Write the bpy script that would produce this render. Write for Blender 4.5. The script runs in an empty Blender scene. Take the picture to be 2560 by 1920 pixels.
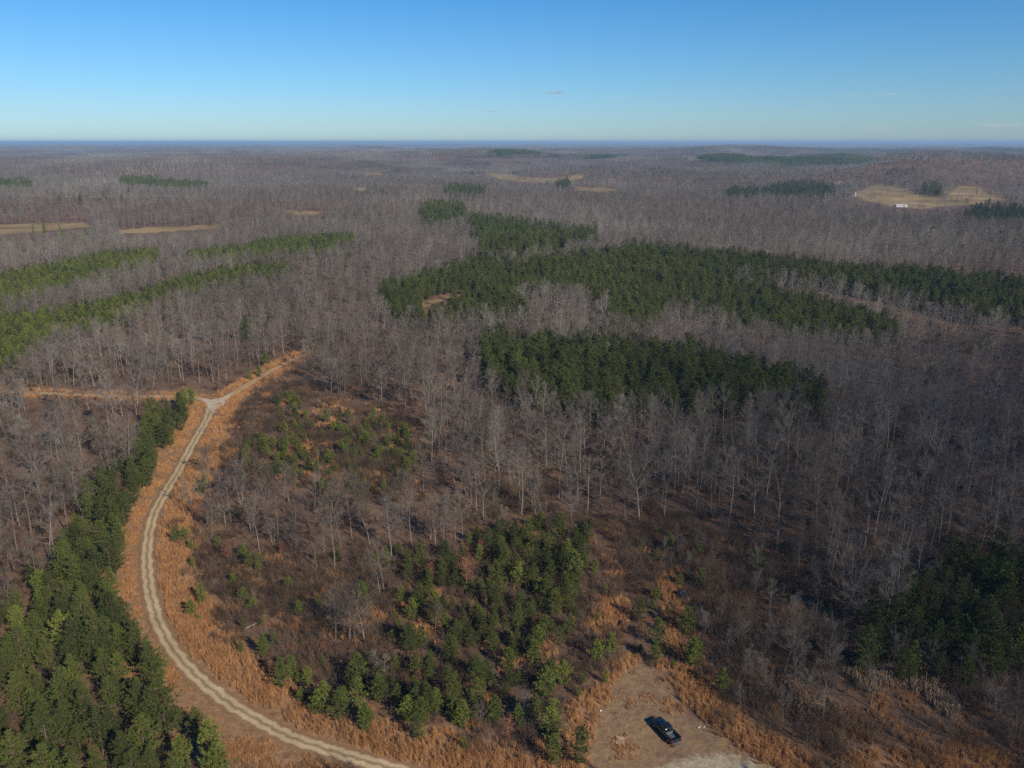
import bpy, bmesh, math, random
import numpy as np
from mathutils import Vector, Matrix

SC = bpy.context.scene
COL = SC.collection
R = math.radians

# ------------------------------------------------------------------ camera
CAM_H = 80.0
PITCH = R(16.93)
FPX = 1990.0                                  # focal length in 2560-wide pixels
cam_data = bpy.data.cameras.new('camera')
cam_data.sensor_width = 36.0
cam_data.lens = FPX / 2560.0 * 36.0
cam_data.clip_start = 1.0
cam_data.clip_end = 90000.0
cam = bpy.data.objects.new('camera', cam_data)
COL.objects.link(cam)
cam.location = (0, 0, CAM_H)
cam.rotation_euler = (math.pi / 2 - PITCH, 0, 0)
SC.camera = cam

# ------------------------------------------------------------------ sky and sun
SUN_AZ = 140.0      # clockwise from +Y (the view direction)
SUN_EL = 31.0
w = bpy.data.worlds.new('World'); SC.world = w
w.use_nodes = True
nt = w.node_tree; nt.nodes.clear()
out = nt.nodes.new('ShaderNodeOutputWorld')
bg = nt.nodes.new('ShaderNodeBackground')
sky = nt.nodes.new('ShaderNodeTexSky')
sky.sky_type = 'NISHITA'
sky.sun_disc = False
sky.sun_elevation = R(SUN_EL)
sky.sun_rotation = R(SUN_AZ)
sky.altitude = 300
sky.air_density = 1.0
sky.dust_density = 0.25
sky.ozone_density = 3.0
bg.inputs[1].default_value = 0.085
tc = nt.nodes.new('ShaderNodeTexCoord'); sx_ = nt.nodes.new('ShaderNodeSeparateXYZ'); nt.links.new(tc.outputs['Generated'], sx_.inputs[0])
cr = nt.nodes.new('ShaderNodeValToRGB'); cr.color_ramp.interpolation = 'B_SPLINE'
SKY_TINT = [(0.0, (0.52, 0.71, 1.90)), (0.06, (0.46, 0.72, 1.88)), (0.16, (0.28, 0.68, 1.85)), (0.30, (0.08, 0.56, 1.78)), (0.6, (0.08, 0.5, 1.3))]
while len(cr.color_ramp.elements) < len(SKY_TINT): cr.color_ramp.elements.new(0.5)
for e_, (p_, c_) in zip(cr.color_ramp.elements, SKY_TINT): e_.position = p_; e_.color = (*c_, 1)
nt.links.new(sx_.outputs[2], cr.inputs[0])
mx = nt.nodes.new('ShaderNodeMix'); mx.data_type = 'RGBA'; mx.blend_type = 'MULTIPLY'; mx.inputs[0].default_value = 1.0
nt.links.new(sky.outputs[0], mx.inputs[6]); nt.links.new(cr.outputs[0], mx.inputs[7])
nt.links.new(mx.outputs[2], bg.inputs[0])
nt.links.new(bg.outputs[0], out.inputs[0])

sd = bpy.data.lights.new('sun', 'SUN')
sd.energy = 4.9
sd.angle = R(0.5)
sd.color = (1.0, 0.90, 0.74)
sun = bpy.data.objects.new('sun', sd)
COL.objects.link(sun)
sun_dir = Vector((math.sin(R(SUN_AZ)) * math.cos(R(SUN_EL)), math.cos(R(SUN_AZ)) * math.cos(R(SUN_EL)), math.sin(R(SUN_EL))))
sun.rotation_euler = (-sun_dir).to_track_quat('-Z', 'Y').to_euler()
sun.location = (60, -60, 200)

SC.view_settings.view_transform = 'Standard'
SC.view_settings.look = 'None'
SC.view_settings.exposure = 0.38
SC.view_settings.gamma = 1.0
SC.render.engine = 'CYCLES'
SC.cycles.max_bounces = 4
SC.cycles.diffuse_bounces = 2
SC.cycles.glossy_bounces = 2
SC.cycles.transmission_bounces = 2
SC.cycles.transparent_max_bounces = 8
SC.cycles.volume_bounces = 0
SC.cycles.use_denoising = False
SC.cycles.caustics_reflective = False
SC.cycles.caustics_refractive = False

# ------------------------------------------------------------------ numeric helpers
def _hash(ix, iy, seed):
    h = (ix.astype(np.int64) * 374761393 + iy.astype(np.int64) * 668265263 + seed * 1442695041) & 0xffffffff
    h = ((h ^ (h >> 13)) * 1274126177) & 0xffffffff
    h = h ^ (h >> 16)
    return (h & 0xffff) / 32767.5 - 1.0

def vnoise(x, y, seed=0):
    x = np.asarray(x, float); y = np.asarray(y, float)
    ix = np.floor(x); iy = np.floor(y)
    fx = x - ix; fy = y - iy
    fx = fx * fx * fx * (fx * (fx * 6 - 15) + 10); fy = fy * fy * fy * (fy * (fy * 6 - 15) + 10)
    a = _hash(ix, iy, seed); b = _hash(ix + 1, iy, seed)
    c = _hash(ix, iy + 1, seed); d = _hash(ix + 1, iy + 1, seed)
    return (a * (1 - fx) + b * fx) * (1 - fy) + (c * (1 - fx) + d * fx) * fy

def fbm(x, y, seed=0, oct=3):
    s = 0; a = 1.0; t = 0
    for k in range(oct):
        s = s + a * vnoise(x * 2 ** k, y * 2 ** k, seed + k * 17); t += a; a *= 0.5
    return s / t

def sstep(a, b, x):
    t = np.clip((np.asarray(x, float) - a) / (b - a), 0, 1)
    return t * t * (3 - 2 * t)

def gauss(x, y, cx, cy, sx, sy, rot=0.0):
    c, s = math.cos(rot), math.sin(rot)
    u = (x - cx) * c + (y - cy) * s; v = -(x - cx) * s + (y - cy) * c
    return np.exp(-(u / sx) ** 2 - (v / sy) ** 2)

HILLS = [  # cx, cy, sx, sy, height, rot  - knolls and hollows that the photograph shows
    (185, 330, 90, 130, -16, 0.2),
    (60, 520, 300, 90, 6, 0.0),
    (790, 1560, 150, 170, 34, 0.1),
    (1090, 1640, 230, 150, 24, -0.1),
    (60, 2150, 330, 160, 24, 0.05),
    (-330, 1270, 260, 120, 8, 0.0),
    (-640, 1000, 420, 130, 14, 0.05),
    (1700, 4300, 1100, 420, 24, 0.0),
    (500, 4700, 900, 330, 30, 0.0),
    (-300, 3000, 260, 150, 20, 0.0),
]
def height(x, y):
    x = np.asarray(x, float); y = np.asarray(y, float)
    r = np.hypot(x, y)
    a1 = 0.9 + 5.5 * sstep(180, 900, r)
    a2 = 40.0 * sstep(650, 2400, r)
    a3 = 24.0 * sstep(3000, 9000, r)
    h = a1 * fbm(x / 230.0, y / 230.0, 3, 2)
    h = h + a2 * fbm(x / 700.0 + 3.1, y / 430.0, 11, 3)
    h = h + a3 * fbm(x / 3600.0, y / 2300.0, 23, 3)
    for cx, cy, sx, sy, hh, ro in HILLS:
        h = h + hh * gauss(x, y, cx, cy, sx, sy, ro)
    return h

SP, CP = math.sin(PITCH), math.cos(PITCH)
K = 2560.0 / 2212.0         # all outlines below were read off at 2212 pixels wide
def project(x, y, z):
    z = z - CAM_H
    dep = y * CP - z * SP
    up = y * SP + z * CP
    dep = np.where(dep > 1, dep, 1e9)
    return (1280 + FPX * x / dep) / K, (960 - FPX * up / dep) / K

def at(u, v, hh=0.0):
    """ground point (raised by hh) seen at (u, v) of the 2212-wide photograph"""
    dx = (u * K - 1280) / FPX; dy = (960 - v * K) / FPX
    d = np.array([dx, CP + dy * SP, -SP + dy * CP])
    t = np.geomspace(70, 30000, 6000)
    x = d[0] * t; y = d[1] * t; z = CAM_H + d[2] * t
    g = height(x, y) + hh
    k = np.argmax(z < g)
    if not (z[k] < g[k]): k = len(t) - 1
    k0 = max(k - 1, 0)
    a, b = z[k0] - g[k0], z[k] - g[k]
    f = a / (a - b) if a != b else 0
    tt = t[k0] + (t[k] - t[k0]) * f
    return float(d[0] * tt), float(d[1] * tt), float(height(d[0] * tt, d[1] * tt))

def inpoly(u, v, poly):
    u = np.asarray(u); v = np.asarray(v)
    res = np.zeros(u.shape, bool)
    n = len(poly); j = n - 1
    for i in range(n):
        xi, yi = poly[i]; xj, yj = poly[j]
        c = ((yi > v) != (yj > v)) & (u < (xj - xi) * (v - yi) / ((yj - yi) or 1e-9) + xi)
        res ^= c
        j = i
    return res

def anypoly(u, v, polys):
    r = np.zeros(np.asarray(u).shape, bool)
    for p in polys: r |= inpoly(u, v, p)
    return r

def seg_dist(x, y, pts):
    d = np.full(np.asarray(x).shape, 1e9)
    for (ax, ay), (bx, by) in zip(pts[:-1], pts[1:]):
        vx, vy = bx - ax, by - ay
        t = np.clip(((x - ax) * vx + (y - ay) * vy) / (vx * vx + vy * vy), 0, 1)
        d = np.minimum(d, np.hypot(x - ax - t * vx, y - ay - t * vy))
    return d

def seg_side(x, y, pts):
    """+1 right of the line, -1 left of it"""
    d = np.full(np.asarray(x).shape, 1e9); sd_ = np.zeros(d.shape)
    for (ax, ay), (bx, by) in zip(pts[:-1], pts[1:]):
        vx, vy = bx - ax, by - ay
        t = np.clip(((x - ax) * vx + (y - ay) * vy) / (vx * vx + vy * vy), 0, 1)
        q = np.hypot(x - ax - t * vx, y - ay - t * vy); m = q < d
        d = np.where(m, q, d); sd_ = np.where(m, np.sign((x - ax) * vy - (y - ay) * vx), sd_)
    return sd_

def spline(pts, n=12):
    """Catmull-Rom through 2-D points"""
    P = [np.array(p, float) for p in pts]
    P = [2 * P[0] - P[1]] + P + [2 * P[-1] - P[-2]]
    o = []
    for i in range(1, len(P) - 2):
        for k in range(n):
            t = k / n
            a, b, c, d = P[i - 1], P[i], P[i + 1], P[i + 2]
            o.append(0.5 * ((2 * b) + (c - a) * t + (2 * a - 5 * b + 4 * c - d) * t * t + (3 * b - a - 3 * c + d) * t ** 3))
    o.append(P[-2])
    return [(float(p[0]), float(p[1])) for p in o]

# ------------------------------------------------------------------ outlines read off the photograph (2212 wide)
PINE_STANDS = {
 'strip_far': dict(h=6.5, sp=2.8, young=0.5, polys=[
    [(-200,640),(0,603),(60,588),(150,568),(260,550),(345,546),(335,556),(250,580),(170,602),(90,628),(40,645),(0,650),(-200,700)],
    [(395,552),(520,540),(575,522),(700,512),(765,514),(770,522),(700,540),(560,546),(420,558)]]),
 'strip_near': dict(h=6.5, sp=2.8, young=0.5, polys=[
    [(-200,740),(0,690),(110,681),(200,664),(300,642),(380,612),(480,587),(560,580),(640,577),(600,592),(500,607),(420,624),(350,644),(230,684),(120,712),(60,735),(30,765),(0,775),(-200,830)]]),
 'top': dict(h=13, sp=4.2, young=0, polys=[[(905,458),(940,449),(1000,452),(1005,464),(960,480),(935,484)]]),
 'upper': dict(h=13, sp=4.2, young=0, polys=[[(1010,482),(1060,480),(1140,492),(1210,503),(1290,510),(1290,518),(1225,518),(1215,516),(1180,520),(1175,530),(1130,540),(1050,550),(1035,545),(1035,515)]]),
 'band': dict(h=9.8, sp=3.1, young=0, polys=[[(1340,548),(1362,536),(1500,553),(1740,576),(1830,590),(1960,592),(2060,606),(2212,616),(2450,640),(2450,700),(2212,668),(2120,670),(2040,652),(1900,620),(1780,600),(1640,588),(1540,586),(1400,592)]]),
 'main': dict(h=9.6, sp=2.95, young=0, polys=[[(815,645),(830,626),(900,606),(1000,580),(1040,570),(1110,577),(1200,565),(1340,550),(1540,586),(1560,603),(1640,623),(1740,648),(1850,683),(1940,703),(1930,718),(1850,714),(1700,702),(1600,692),(1530,662),(1460,652),(1400,682),(1330,692),(1310,672),(1320,642),(1240,622),(1180,612),(1115,617),(1120,640),(1145,675),(1080,680),(980,672),(900,677),(850,667)]]),
 'near': dict(h=9.8, sp=3.0, young=0, polys=[[(1035,735),(1100,741),(1200,753),(1400,760),(1500,775),(1600,795),(1720,822),(1785,860),(1750,868),(1690,850),(1600,850),(1500,850),(1430,850),(1350,860),(1300,870),(1200,850),(1120,830),(1060,800),(1040,770)]]),
 'roadside': dict(h=7.8, sp=3.5, young=0.03, polys=[
    [(290,962),(330,905),(384,900),(398,955),(376,1000),(354,1075),(316,1150),(280,1225),(268,1285),(276,1330),(266,1375),(308,1430),(352,1490),(340,1545),(305,1575),(330,1659),(360,1800),(-300,1800),(-300,1500),(0,1290),(60,1262),(130,1182),(180,1102),(232,1032),(285,1000)]]),
 'roadside_end': dict(h=6.5, sp=3.6, young=0.5, polys=[[(385,856),(435,862),(432,885),(405,915),(385,912)], [(345,1560),(400,1545),(475,1545),(480,1615),(420,1635),(350,1610)]]),
 'thicket': dict(h=5.2, sp=3.2, young=0.12, polys=[[(915,1245),(1010,1195),(1060,1155),(1150,1132),(1210,1120),(1255,1132),(1258,1200),(1240,1262),(1180,1290),(1120,1300),(1085,1350),(1060,1400),(1010,1450),(960,1500),(900,1520),(860,1480),(880,1400),(900,1330)]]),
 'right': dict(h=7.6, sp=3.6, young=0.15, polys=[[(1860,1335),(1920,1330),(1950,1292),(2050,1205),(2212,1180),(2420,1180),(2420,1420),(2212,1400),(2150,1445),(2080,1400),(2020,1420),(1950,1400),(1880,1385)]]),
 'far_ridge': dict(h=15, sp=8, young=0, polys=[
    [(1040,333),(1075,326),(1130,325),(1185,334),(1100,337)], [(1180,338),(1290,334),(1370,338),(1290,342)],
    [(1500,340),(1560,336),(1640,343),(1750,338),(1830,334),(1880,344),(2015,345),(2015,352),(1880,351),(1850,360),(1700,360),(1610,356)]]),
 'mid_groves': dict(h=14, sp=6, young=0, polys=[
    [(1560,420),(1580,413),(1640,412),(1630,421)], [(1640,412),(1700,401),(1760,396),(1805,412),(1780,421),(1680,420)],
    [(2080,465),(2110,457),(2300,460),(2300,478),(2110,474)], [(955,412),(985,407),(1050,412),(1030,418)],
    [(250,393),(300,389),(380,393),(450,399),(400,407),(330,402)], [(-50,393),(70,395),(60,402),(-50,402)],
    [(1985,422),(1995,405),(2030,405),(2035,420),(2015,428)], [(1200,398),(1225,394),(1235,400),(1215,404)]]),
}
# young scattered pines: (outline, spacing, height)
YOUNG = [
 ([(590,850),(640,850),(665,880),(690,930),(650,950),(610,930)], 3.4, 3.2),
 ([(520,960),(570,940),(660,950),(690,1000),(640,1035),(560,1020),(520,1000)], 3.0, 3.3),
 ([(690,900),(760,880),(860,900),(900,960),(880,1050),(800,1060),(690,1050),(660,1000),(700,950)], 3.5, 3.3),
 ([(380,1060),(410,1035),(450,1030),(430,1070),(390,1100)], 4.0, 3.6),
 ([(820,1180),(930,1180),(1100,1130),(1280,1120),(1290,1240),(1240,1380),(1200,1480),(1000,1560),(840,1540),(700,1560),(640,1500),(800,1420),(860,1330)], 3.5, 3.7),
 ([(600,1400),(700,1430),(840,1450),(1000,1500),(1080,1400),(1200,1330),(1230,1420),(1200,1500),(1100,1560),(1000,1570),(900,1540),(760,1560),(640,1500)], 4.1, 4.6),
 ([(420,1200),(560,1160),(760,1200),(860,1300),(760,1400),(600,1400),(450,1330)], 12.0, 3.6),
 ([(340,1110),(560,1190),(1000,1200),(1100,1130),(1500,1140),(1700,1180),(1800,1340),(1620,1500),(1360,1400),(1220,1640),(700,1570),(420,1420)], 6.5, 2.3),
 ([(1340,1150),(1560,1150),(1640,1210),(1560,1260),(1340,1230)], 8.5, 4.2),
 ([(1880,1560),(2060,1560),(2080,1600),(1930,1615)], 5.5, 4.6),
 ([(1300,1380),(1500,1330),(1590,1480),(1520,1500),(1440,1420),(1330,1400)], 9.5, 4.6),
 ([(1950,590),(2212,520),(2212,560),(2000,560)], 16.0, 6.5),
 ([(60,500),(240,498),(240,520),(60,520)], 14.0, 10.0),
 ([(1560,490),(1760,520),(1760,545),(1500,535)], 22.0, 6.5),
 ([(540,790),(600,770),(590,800),(550,810)], 6.5, 4.2),
]
FIELDS = [   # tan pastures and cuts

 [(-200,490),(0,485),(190,482),(205,489),(100,497),(0,508),(-200,515)],
 [(245,500),(330,490),(480,485),(485,491),(330,503),(270,505)],
 [(1040,377),(1060,371),(1090,372),(1140,382),(1190,388),(1250,379),(1262,384),(1190,396),(1100,390)],
 [(1838,424),(1865,405),(1880,400),(1905,395),(1950,407),(1980,420),(2040,430),(2062,405),(2110,402),(2130,418),(2185,433),(2100,440),(1990,452),(1930,447),(1900,437)],
 [(600,452),(640,455),(705,456),(700,463),(640,462)], [(765,403),(798,404),(795,412),(768,414)],
 [(780,375),(810,371),(830,376),(815,380)], [(1240,404),(1340,408),(1330,414),(1250,412)],
 [(2090,452),(2210,450),(2210,457),(2100,457)], [(1795,395),(1815,393),(1820,399)], [(1172,521),(1190,516),(1222,519),(1222,528),(1180,532)],
 [(1550,527),(1585,527),(1580,534),(1555,534)], [(927,315),(940,313),(945,318),(930,319)], [(1132,317),(1152,317),(1150,320),(1134,320)],
]
CUT_TRACK = [(900,667),(935,652),(975,641),(1030,627)]
ROAD_PX = [(1130,1760),(980,1700),(830,1657),(750,1633),(640,1598),(560,1558),(480,1508),(405,1442),(355,1372),(331,1310),(320,1250),(318,1190),(330,1120),(356,1066),(386,1018),(416,960),(444,912),(462,874)]
LEFT_PX = [(462,872),(425,860),(370,857),(300,857),(200,855),(100,850),(0,846),(-200,836)]
RIGHT_PX = [(462,872),(492,858),(535,832),(580,806),(615,786),(655,768)]
def ground_line(px):
    return spline([at(u, v)[:2] for u, v in px], 10)
ROAD = ground_line(ROAD_PX); LEFT = ground_line(LEFT_PX); RIGHT = ground_line(RIGHT_PX)
CUT = ground_line(CUT_TRACK)

CLEAR = [[(904,669),(904,663),(938,649),(1030,625),(1031,630),(950,654),(915,667)], [(60,842),(285,850),(440,852),(440,866),(285,861),(60,853)], [(470,850),(540,815),(640,762),(665,776),(560,838),(490,872)], [(1935,438),(1958,438),(1958,448),(1935,448)], [(1838,414),(1852,414),(1852,426),(1838,426)]]   # sight lines to the white barn and shed
OPEN_SCRUB = [   #
 [(262,1500),(345,1470),(420,1480),(640,1620),(900,1700),(900,2000),(262,2000)],   # old clearing inside the road's bend: brush, no tall trees
 [(462,900),(500,870),(560,835),(620,800),(690,850),(850,885),(930,960),(900,1070),(800,1075),(700,1050),(560,1040),(450,1010),(400,1000)],
 [(330,1340),(350,1100),(390,1090),(450,1180),(560,1190),(720,1240),(880,1230),(1000,1180),(1100,1130),(1250,1130),(1500,1140),(1650,1180),(1760,1260),(1820,1340),(1900,1420),(2060,1430),(2212,1480),(2500,1500),(2500,1900),(700,1900),(640,1640),(420,1460)],
]
LOT = [(1255,1800),(1262,1659),(1285,1560),(1325,1480),(1372,1425),(1412,1440),(1462,1500),(1520,1560),(1600,1620),(1690,1665),(1900,1800)]
PALE_LOT = [(1330,1800),(1400,1668),(1440,1650),(1500,1628),(1560,1626),(1620,1640),(1670,1660),(1850,1800)]
SEDGE = [
 [(1225,1659),(1262,1560),(1300,1490),(1372,1415),(1400,1460),(1340,1520),(1310,1580),(1290,1659),(1290,1720),(1225,1720)], [(1400,1440),(1470,1480),(1540,1560),(1640,1630),(1780,1720),(1640,1690),(1560,1610),(1500,1570)],
 [(1212,1720),(1222,1600),(1228,1525),(1290,1482),(1350,1405),(1378,1425),(1340,1470),(1310,1500),(1300,1550),(1275,1590),(1268,1640),(1262,1720)],
 [(1412,1432),(1500,1440),(1560,1505),(1640,1568),(1770,1655),(1780,1720),(1690,1680),(1620,1630),(1540,1585),(1490,1540),(1440,1480)],
 [(1810,1628),(1900,1622),(2000,1608),(2090,1596),(2160,1630),(2260,1700),(2260,1800),(1880,1800)],
 [(1280,1290),(1350,1290),(1355,1350),(1290,1350)], [(1420,1240),(1465,1250),(1490,1300),(1470,1350),(1450,1390),(1430,1330)],
 [(640,1600),(720,1590),(860,1600),(1020,1640),(1100,1720),(900,1720),(700,1640)],
 [(1350,1440),(1400,1440),(1410,1470),(1360,1480)],
]
CATTAIL = [[(1700,1480),(1760,1500),(1850,1440),(1950,1450),(2020,1480),(2060,1530),(2100,1570),(2050,1560),(1930,1560),(1800,1560),(1720,1540)]]

def wob(u, v, x, y):
    return u + 14 * fbm(x / 50, y / 50, 61, 3), v + 2.2 * fbm(x / 30, y / 30, 62, 2)

# ------------------------------------------------------------------ mesh helpers
class MB:
    def __init__(s): s.v = []; s.f = []; s.m = []
    def tube(s, pts, rad, n=5, m=0, cap=True):
        base = len(s.v)
        prev = None
        for i, p in enumerate(pts):
            p = Vector(p)
            d = (Vector(pts[min(i + 1, len(pts) - 1)]) - Vector(pts[max(i - 1, 0)]))
            d = d.normalized() if d.length > 1e-9 else Vector((0, 0, 1))
            a = d.orthogonal().normalized() if prev is None else (prev - d * prev.dot(d)).normalized()
            prev = a
            b = d.cross(a)
            for k in range(n):
                t = 2 * math.pi * k / n
                s.v.append(tuple(p + (a * math.cos(t) + b * math.sin(t)) * rad[i]))
        for i in range(len(pts) - 1):
            for k in range(n):
                k2 = (k + 1) % n
                s.f.append((base + i * n + k, base + i * n + k2, base + (i + 1) * n + k2, base + (i + 1) * n + k)); s.m.append(m)
        if cap:
            s.f.append(tuple(base + (len(pts) - 1) * n + k for k in range(n))); s.m.append(m)
            s.f.append(tuple(base + k for k in range(n - 1, -1, -1))); s.m.append(m)
    def spike(s, a, b, r, m=0):
        """three-sided tapering twig from a to b"""
        a = Vector(a); b = Vector(b); d = b - a
        if d.length < 1e-6: return
        o = d.orthogonal().normalized(); q = d.normalized().cross(o)
        i = len(s.v)
        for k in range(3):
            t = 2.094395 * k
            s.v.append(tuple(a + (o * math.cos(t) + q * math.sin(t)) * r))
        s.v.append(tuple(b))
        for k in range(3): s.f.append((i + k, i + (k + 1) % 3, i + 3)); s.m.append(m)
    def leaf(s, a, d, side, L, wd, m=0):
        """a small leaf or needle-bundle face"""
        a = Vector(a); d = Vector(d); side = Vector(side)
        i = len(s.v)
        s.v += [tuple(a - side * wd * .5), tuple(a + side * wd * .5), tuple(a + d * L)]
        s.f.append((i, i + 1, i + 2)); s.m.append(m)
    def box(s, c, d, m=0, rz=0.0, rx=0.0, bev=0.0):
        M = Matrix.Translation(Vector(c)) @ Matrix.Rotation(rz, 4, 'Z') @ Matrix.Rotation(rx, 4, 'X')
        x, y, z = d[0] / 2, d[1] / 2, d[2] / 2
        i = len(s.v)
        for sx, sy, sz in ((-1,-1,-1),(1,-1,-1),(1,1,-1),(-1,1,-1),(-1,-1,1),(1,-1,1),(1,1,1),(-1,1,1)):
            s.v.append(tuple(M @ Vector((sx * x, sy * y, sz * z))))
        for f in ((3,2,1,0),(4,5,6,7),(0,1,5,4),(1,2,6,5),(2,3,7,6),(3,0,4,7)):
            s.f.append(tuple(i + k for k in f)); s.m.append(m)
    def mesh(s, name, mats):
        me = bpy.data.meshes.new(name)
        me.from_pydata([tuple(v) for v in s.v], [], s.f)
        for mm in mats: me.materials.append(mm)
        if len(mats) > 1: me.polygons.foreach_set('material_index', s.m)
        me.update()
        return me
    def add(s, o, mshift=0):
        b = len(s.v); s.v += o.v; s.f += [tuple(b + k for k in f) for f in o.f]; s.m += [m + mshift for m in o.m]

def link(name, me, parent=None, loc=None, **props):
    o = bpy.data.objects.new(name, me); COL.objects.link(o)
    if parent: o.parent = parent
    if loc is not None: o.location = loc
    for k, v in props.items(): o[k] = v
    return o

# ------------------------------------------------------------------ materials
def mat(name, rough=0.9, spec=0.2):
    m = bpy.data.materials.new(name); m.use_nodes = True
    n = m.node_tree; b = n.nodes['Principled BSDF']
    b.inputs['Roughness'].default_value = rough
    b.inputs['Specular IOR Level'].default_value = spec
    return m, n, b

def ramp(n, fac, stops):
    r = n.nodes.new('ShaderNodeValToRGB')
    while len(r.color_ramp.elements) < len(stops): r.color_ramp.elements.new(0.5)
    for e, (p, c) in zip(r.color_ramp.elements, stops):
        e.position = p; e.color = (*c, 1)
    n.links.new(fac, r.inputs[0])
    return r.outputs[0]

def noise(n, vec, scale, detail=4, rough=0.6):
    t = n.nodes.new('ShaderNodeTexNoise'); t.inputs['Scale'].default_value = scale
    t.inputs['Detail'].default_value = detail; t.inputs['Roughness'].default_value = rough
    if vec is not None: n.links.new(vec, t.inputs['Vector'])
    return t.outputs['Fac']

def mixc(n, fac, a, b, mode='MIX'):
    x = n.nodes.new('ShaderNodeMix'); x.data_type = 'RGBA'; x.blend_type = mode
    if isinstance(fac, (int, float)): x.inputs[0].default_value = fac
    else: n.links.new(fac, x.inputs[0])
    for s, v in ((6, a), (7, b)):
        if isinstance(v, tuple): x.inputs[s].default_value = (*v, 1)
        else: n.links.new(v, x.inputs[s])
    return x.outputs[2]

def mathn(n, op, a, b=None, clamp=False):
    x = n.nodes.new('ShaderNodeMath'); x.operation = op; x.use_clamp = clamp
    for i, v in enumerate((a, b)):
        if v is None: continue
        if isinstance(v, (int, float)): x.inputs[i].default_value = v
        else: n.links.new(v, x.inputs[i])
    return x.outputs[0]

def plant_mat(name, stops, jitter=1.0, patch=None, rough=0.9, spec=0.15, trans=None):
    """colour by plant (Object Info random) with a slow change from stand to stand"""
    m, n, b = mat(name, rough, spec)
    oi = n.nodes.new('ShaderNodeObjectInfo')
    sc = n.nodes.new('ShaderNodeVectorMath'); sc.operation = 'SCALE'; sc.inputs[3].default_value = 0.012
    n.links.new(oi.outputs['Location'], sc.inputs[0])
    pn = noise(n, sc.outputs[0], 1.0, 3)
    pn2 = noise(n, sc.outputs[0], 0.16, 3)
    pn = mathn(n, 'ADD', mathn(n, 'MULTIPLY', pn, 0.7), mathn(n, 'SUBTRACT', mathn(n, 'MULTIPLY', pn2, 1.7), 0.74))
    f = mathn(n, 'ADD', mathn(n, 'MULTIPLY', oi.outputs['Random'], 0.55), mathn(n, 'MULTIPLY', mathn(n, 'SUBTRACT', pn, 0.28), 1.0))
    f = mathn(n, 'MULTIPLY', f, jitter, True)
    c = ramp(n, f, stops)
    n.links.new(c, b.inputs['Base Color'])
    if trans:
        b.inputs['Subsurface Weight'].default_value = 0
    return m

M_BARK = plant_mat('pale_bark', [(0.0,(0.10,0.08,0.065)),(0.4,(0.18,0.15,0.125)),(0.75,(0.27,0.235,0.205)),(1.0,(0.42,0.39,0.35))])
M_TWIG = plant_mat('bare_twigs', [(0.0,(0.085,0.066,0.054)),(0.35,(0.132,0.110,0.092)),(0.65,(0.175,0.155,0.134)),(1.0,(0.235,0.215,0.185))])
M_PBARK = plant_mat('pine_bark', [(0.0,(0.09,0.06,0.045)),(1.0,(0.17,0.12,0.09))])
M_NEEDLE = plant_mat('pine_needles', [(0.0,(0.040,0.054,0.016)),(0.4,(0.072,0.092,0.022)),(0.75,(0.108,0.124,0.026)),(1.0,(0.155,0.160,0.032))], rough=0.85, spec=0.08)
M_NEEDLE_Y = plant_mat('young_pine_needles', [(0.0,(0.080,0.105,0.022)),(0.5,(0.125,0.150,0.030)),(1.0,(0.185,0.190,0.042))], rough=0.85, spec=0.08)
M_BRUSH = plant_mat('brush_twigs', [(0.0,(0.058,0.042,0.030)),(0.35,(0.095,0.068,0.048)),(0.7,(0.150,0.112,0.080)),(1.0,(0.220,0.170,0.120))])
M_DEAD = plant_mat('dead_leaves', [(0.0,(0.10,0.048,0.028)),(0.5,(0.16,0.078,0.042)),(1.0,(0.21,0.12,0.06))])
M_RUSSET = plant_mat('russet_leaves', [(0.0,(0.16,0.060,0.038)),(0.5,(0.22,0.085,0.050)),(1.0,(0.26,0.12,0.07))])
M_SEDGE = plant_mat('broomsedge', [(0.0,(0.26,0.135,0.065)),(0.4,(0.42,0.215,0.090)),(0.75,(0.52,0.29,0.125)),(1.0,(0.62,0.44,0.24))])
M_CATTAIL = plant_mat('dry_cattail', [(0.0,(0.20,0.13,0.08)),(0.5,(0.30,0.21,0.13)),(1.0,(0.42,0.31,0.21))])

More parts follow.
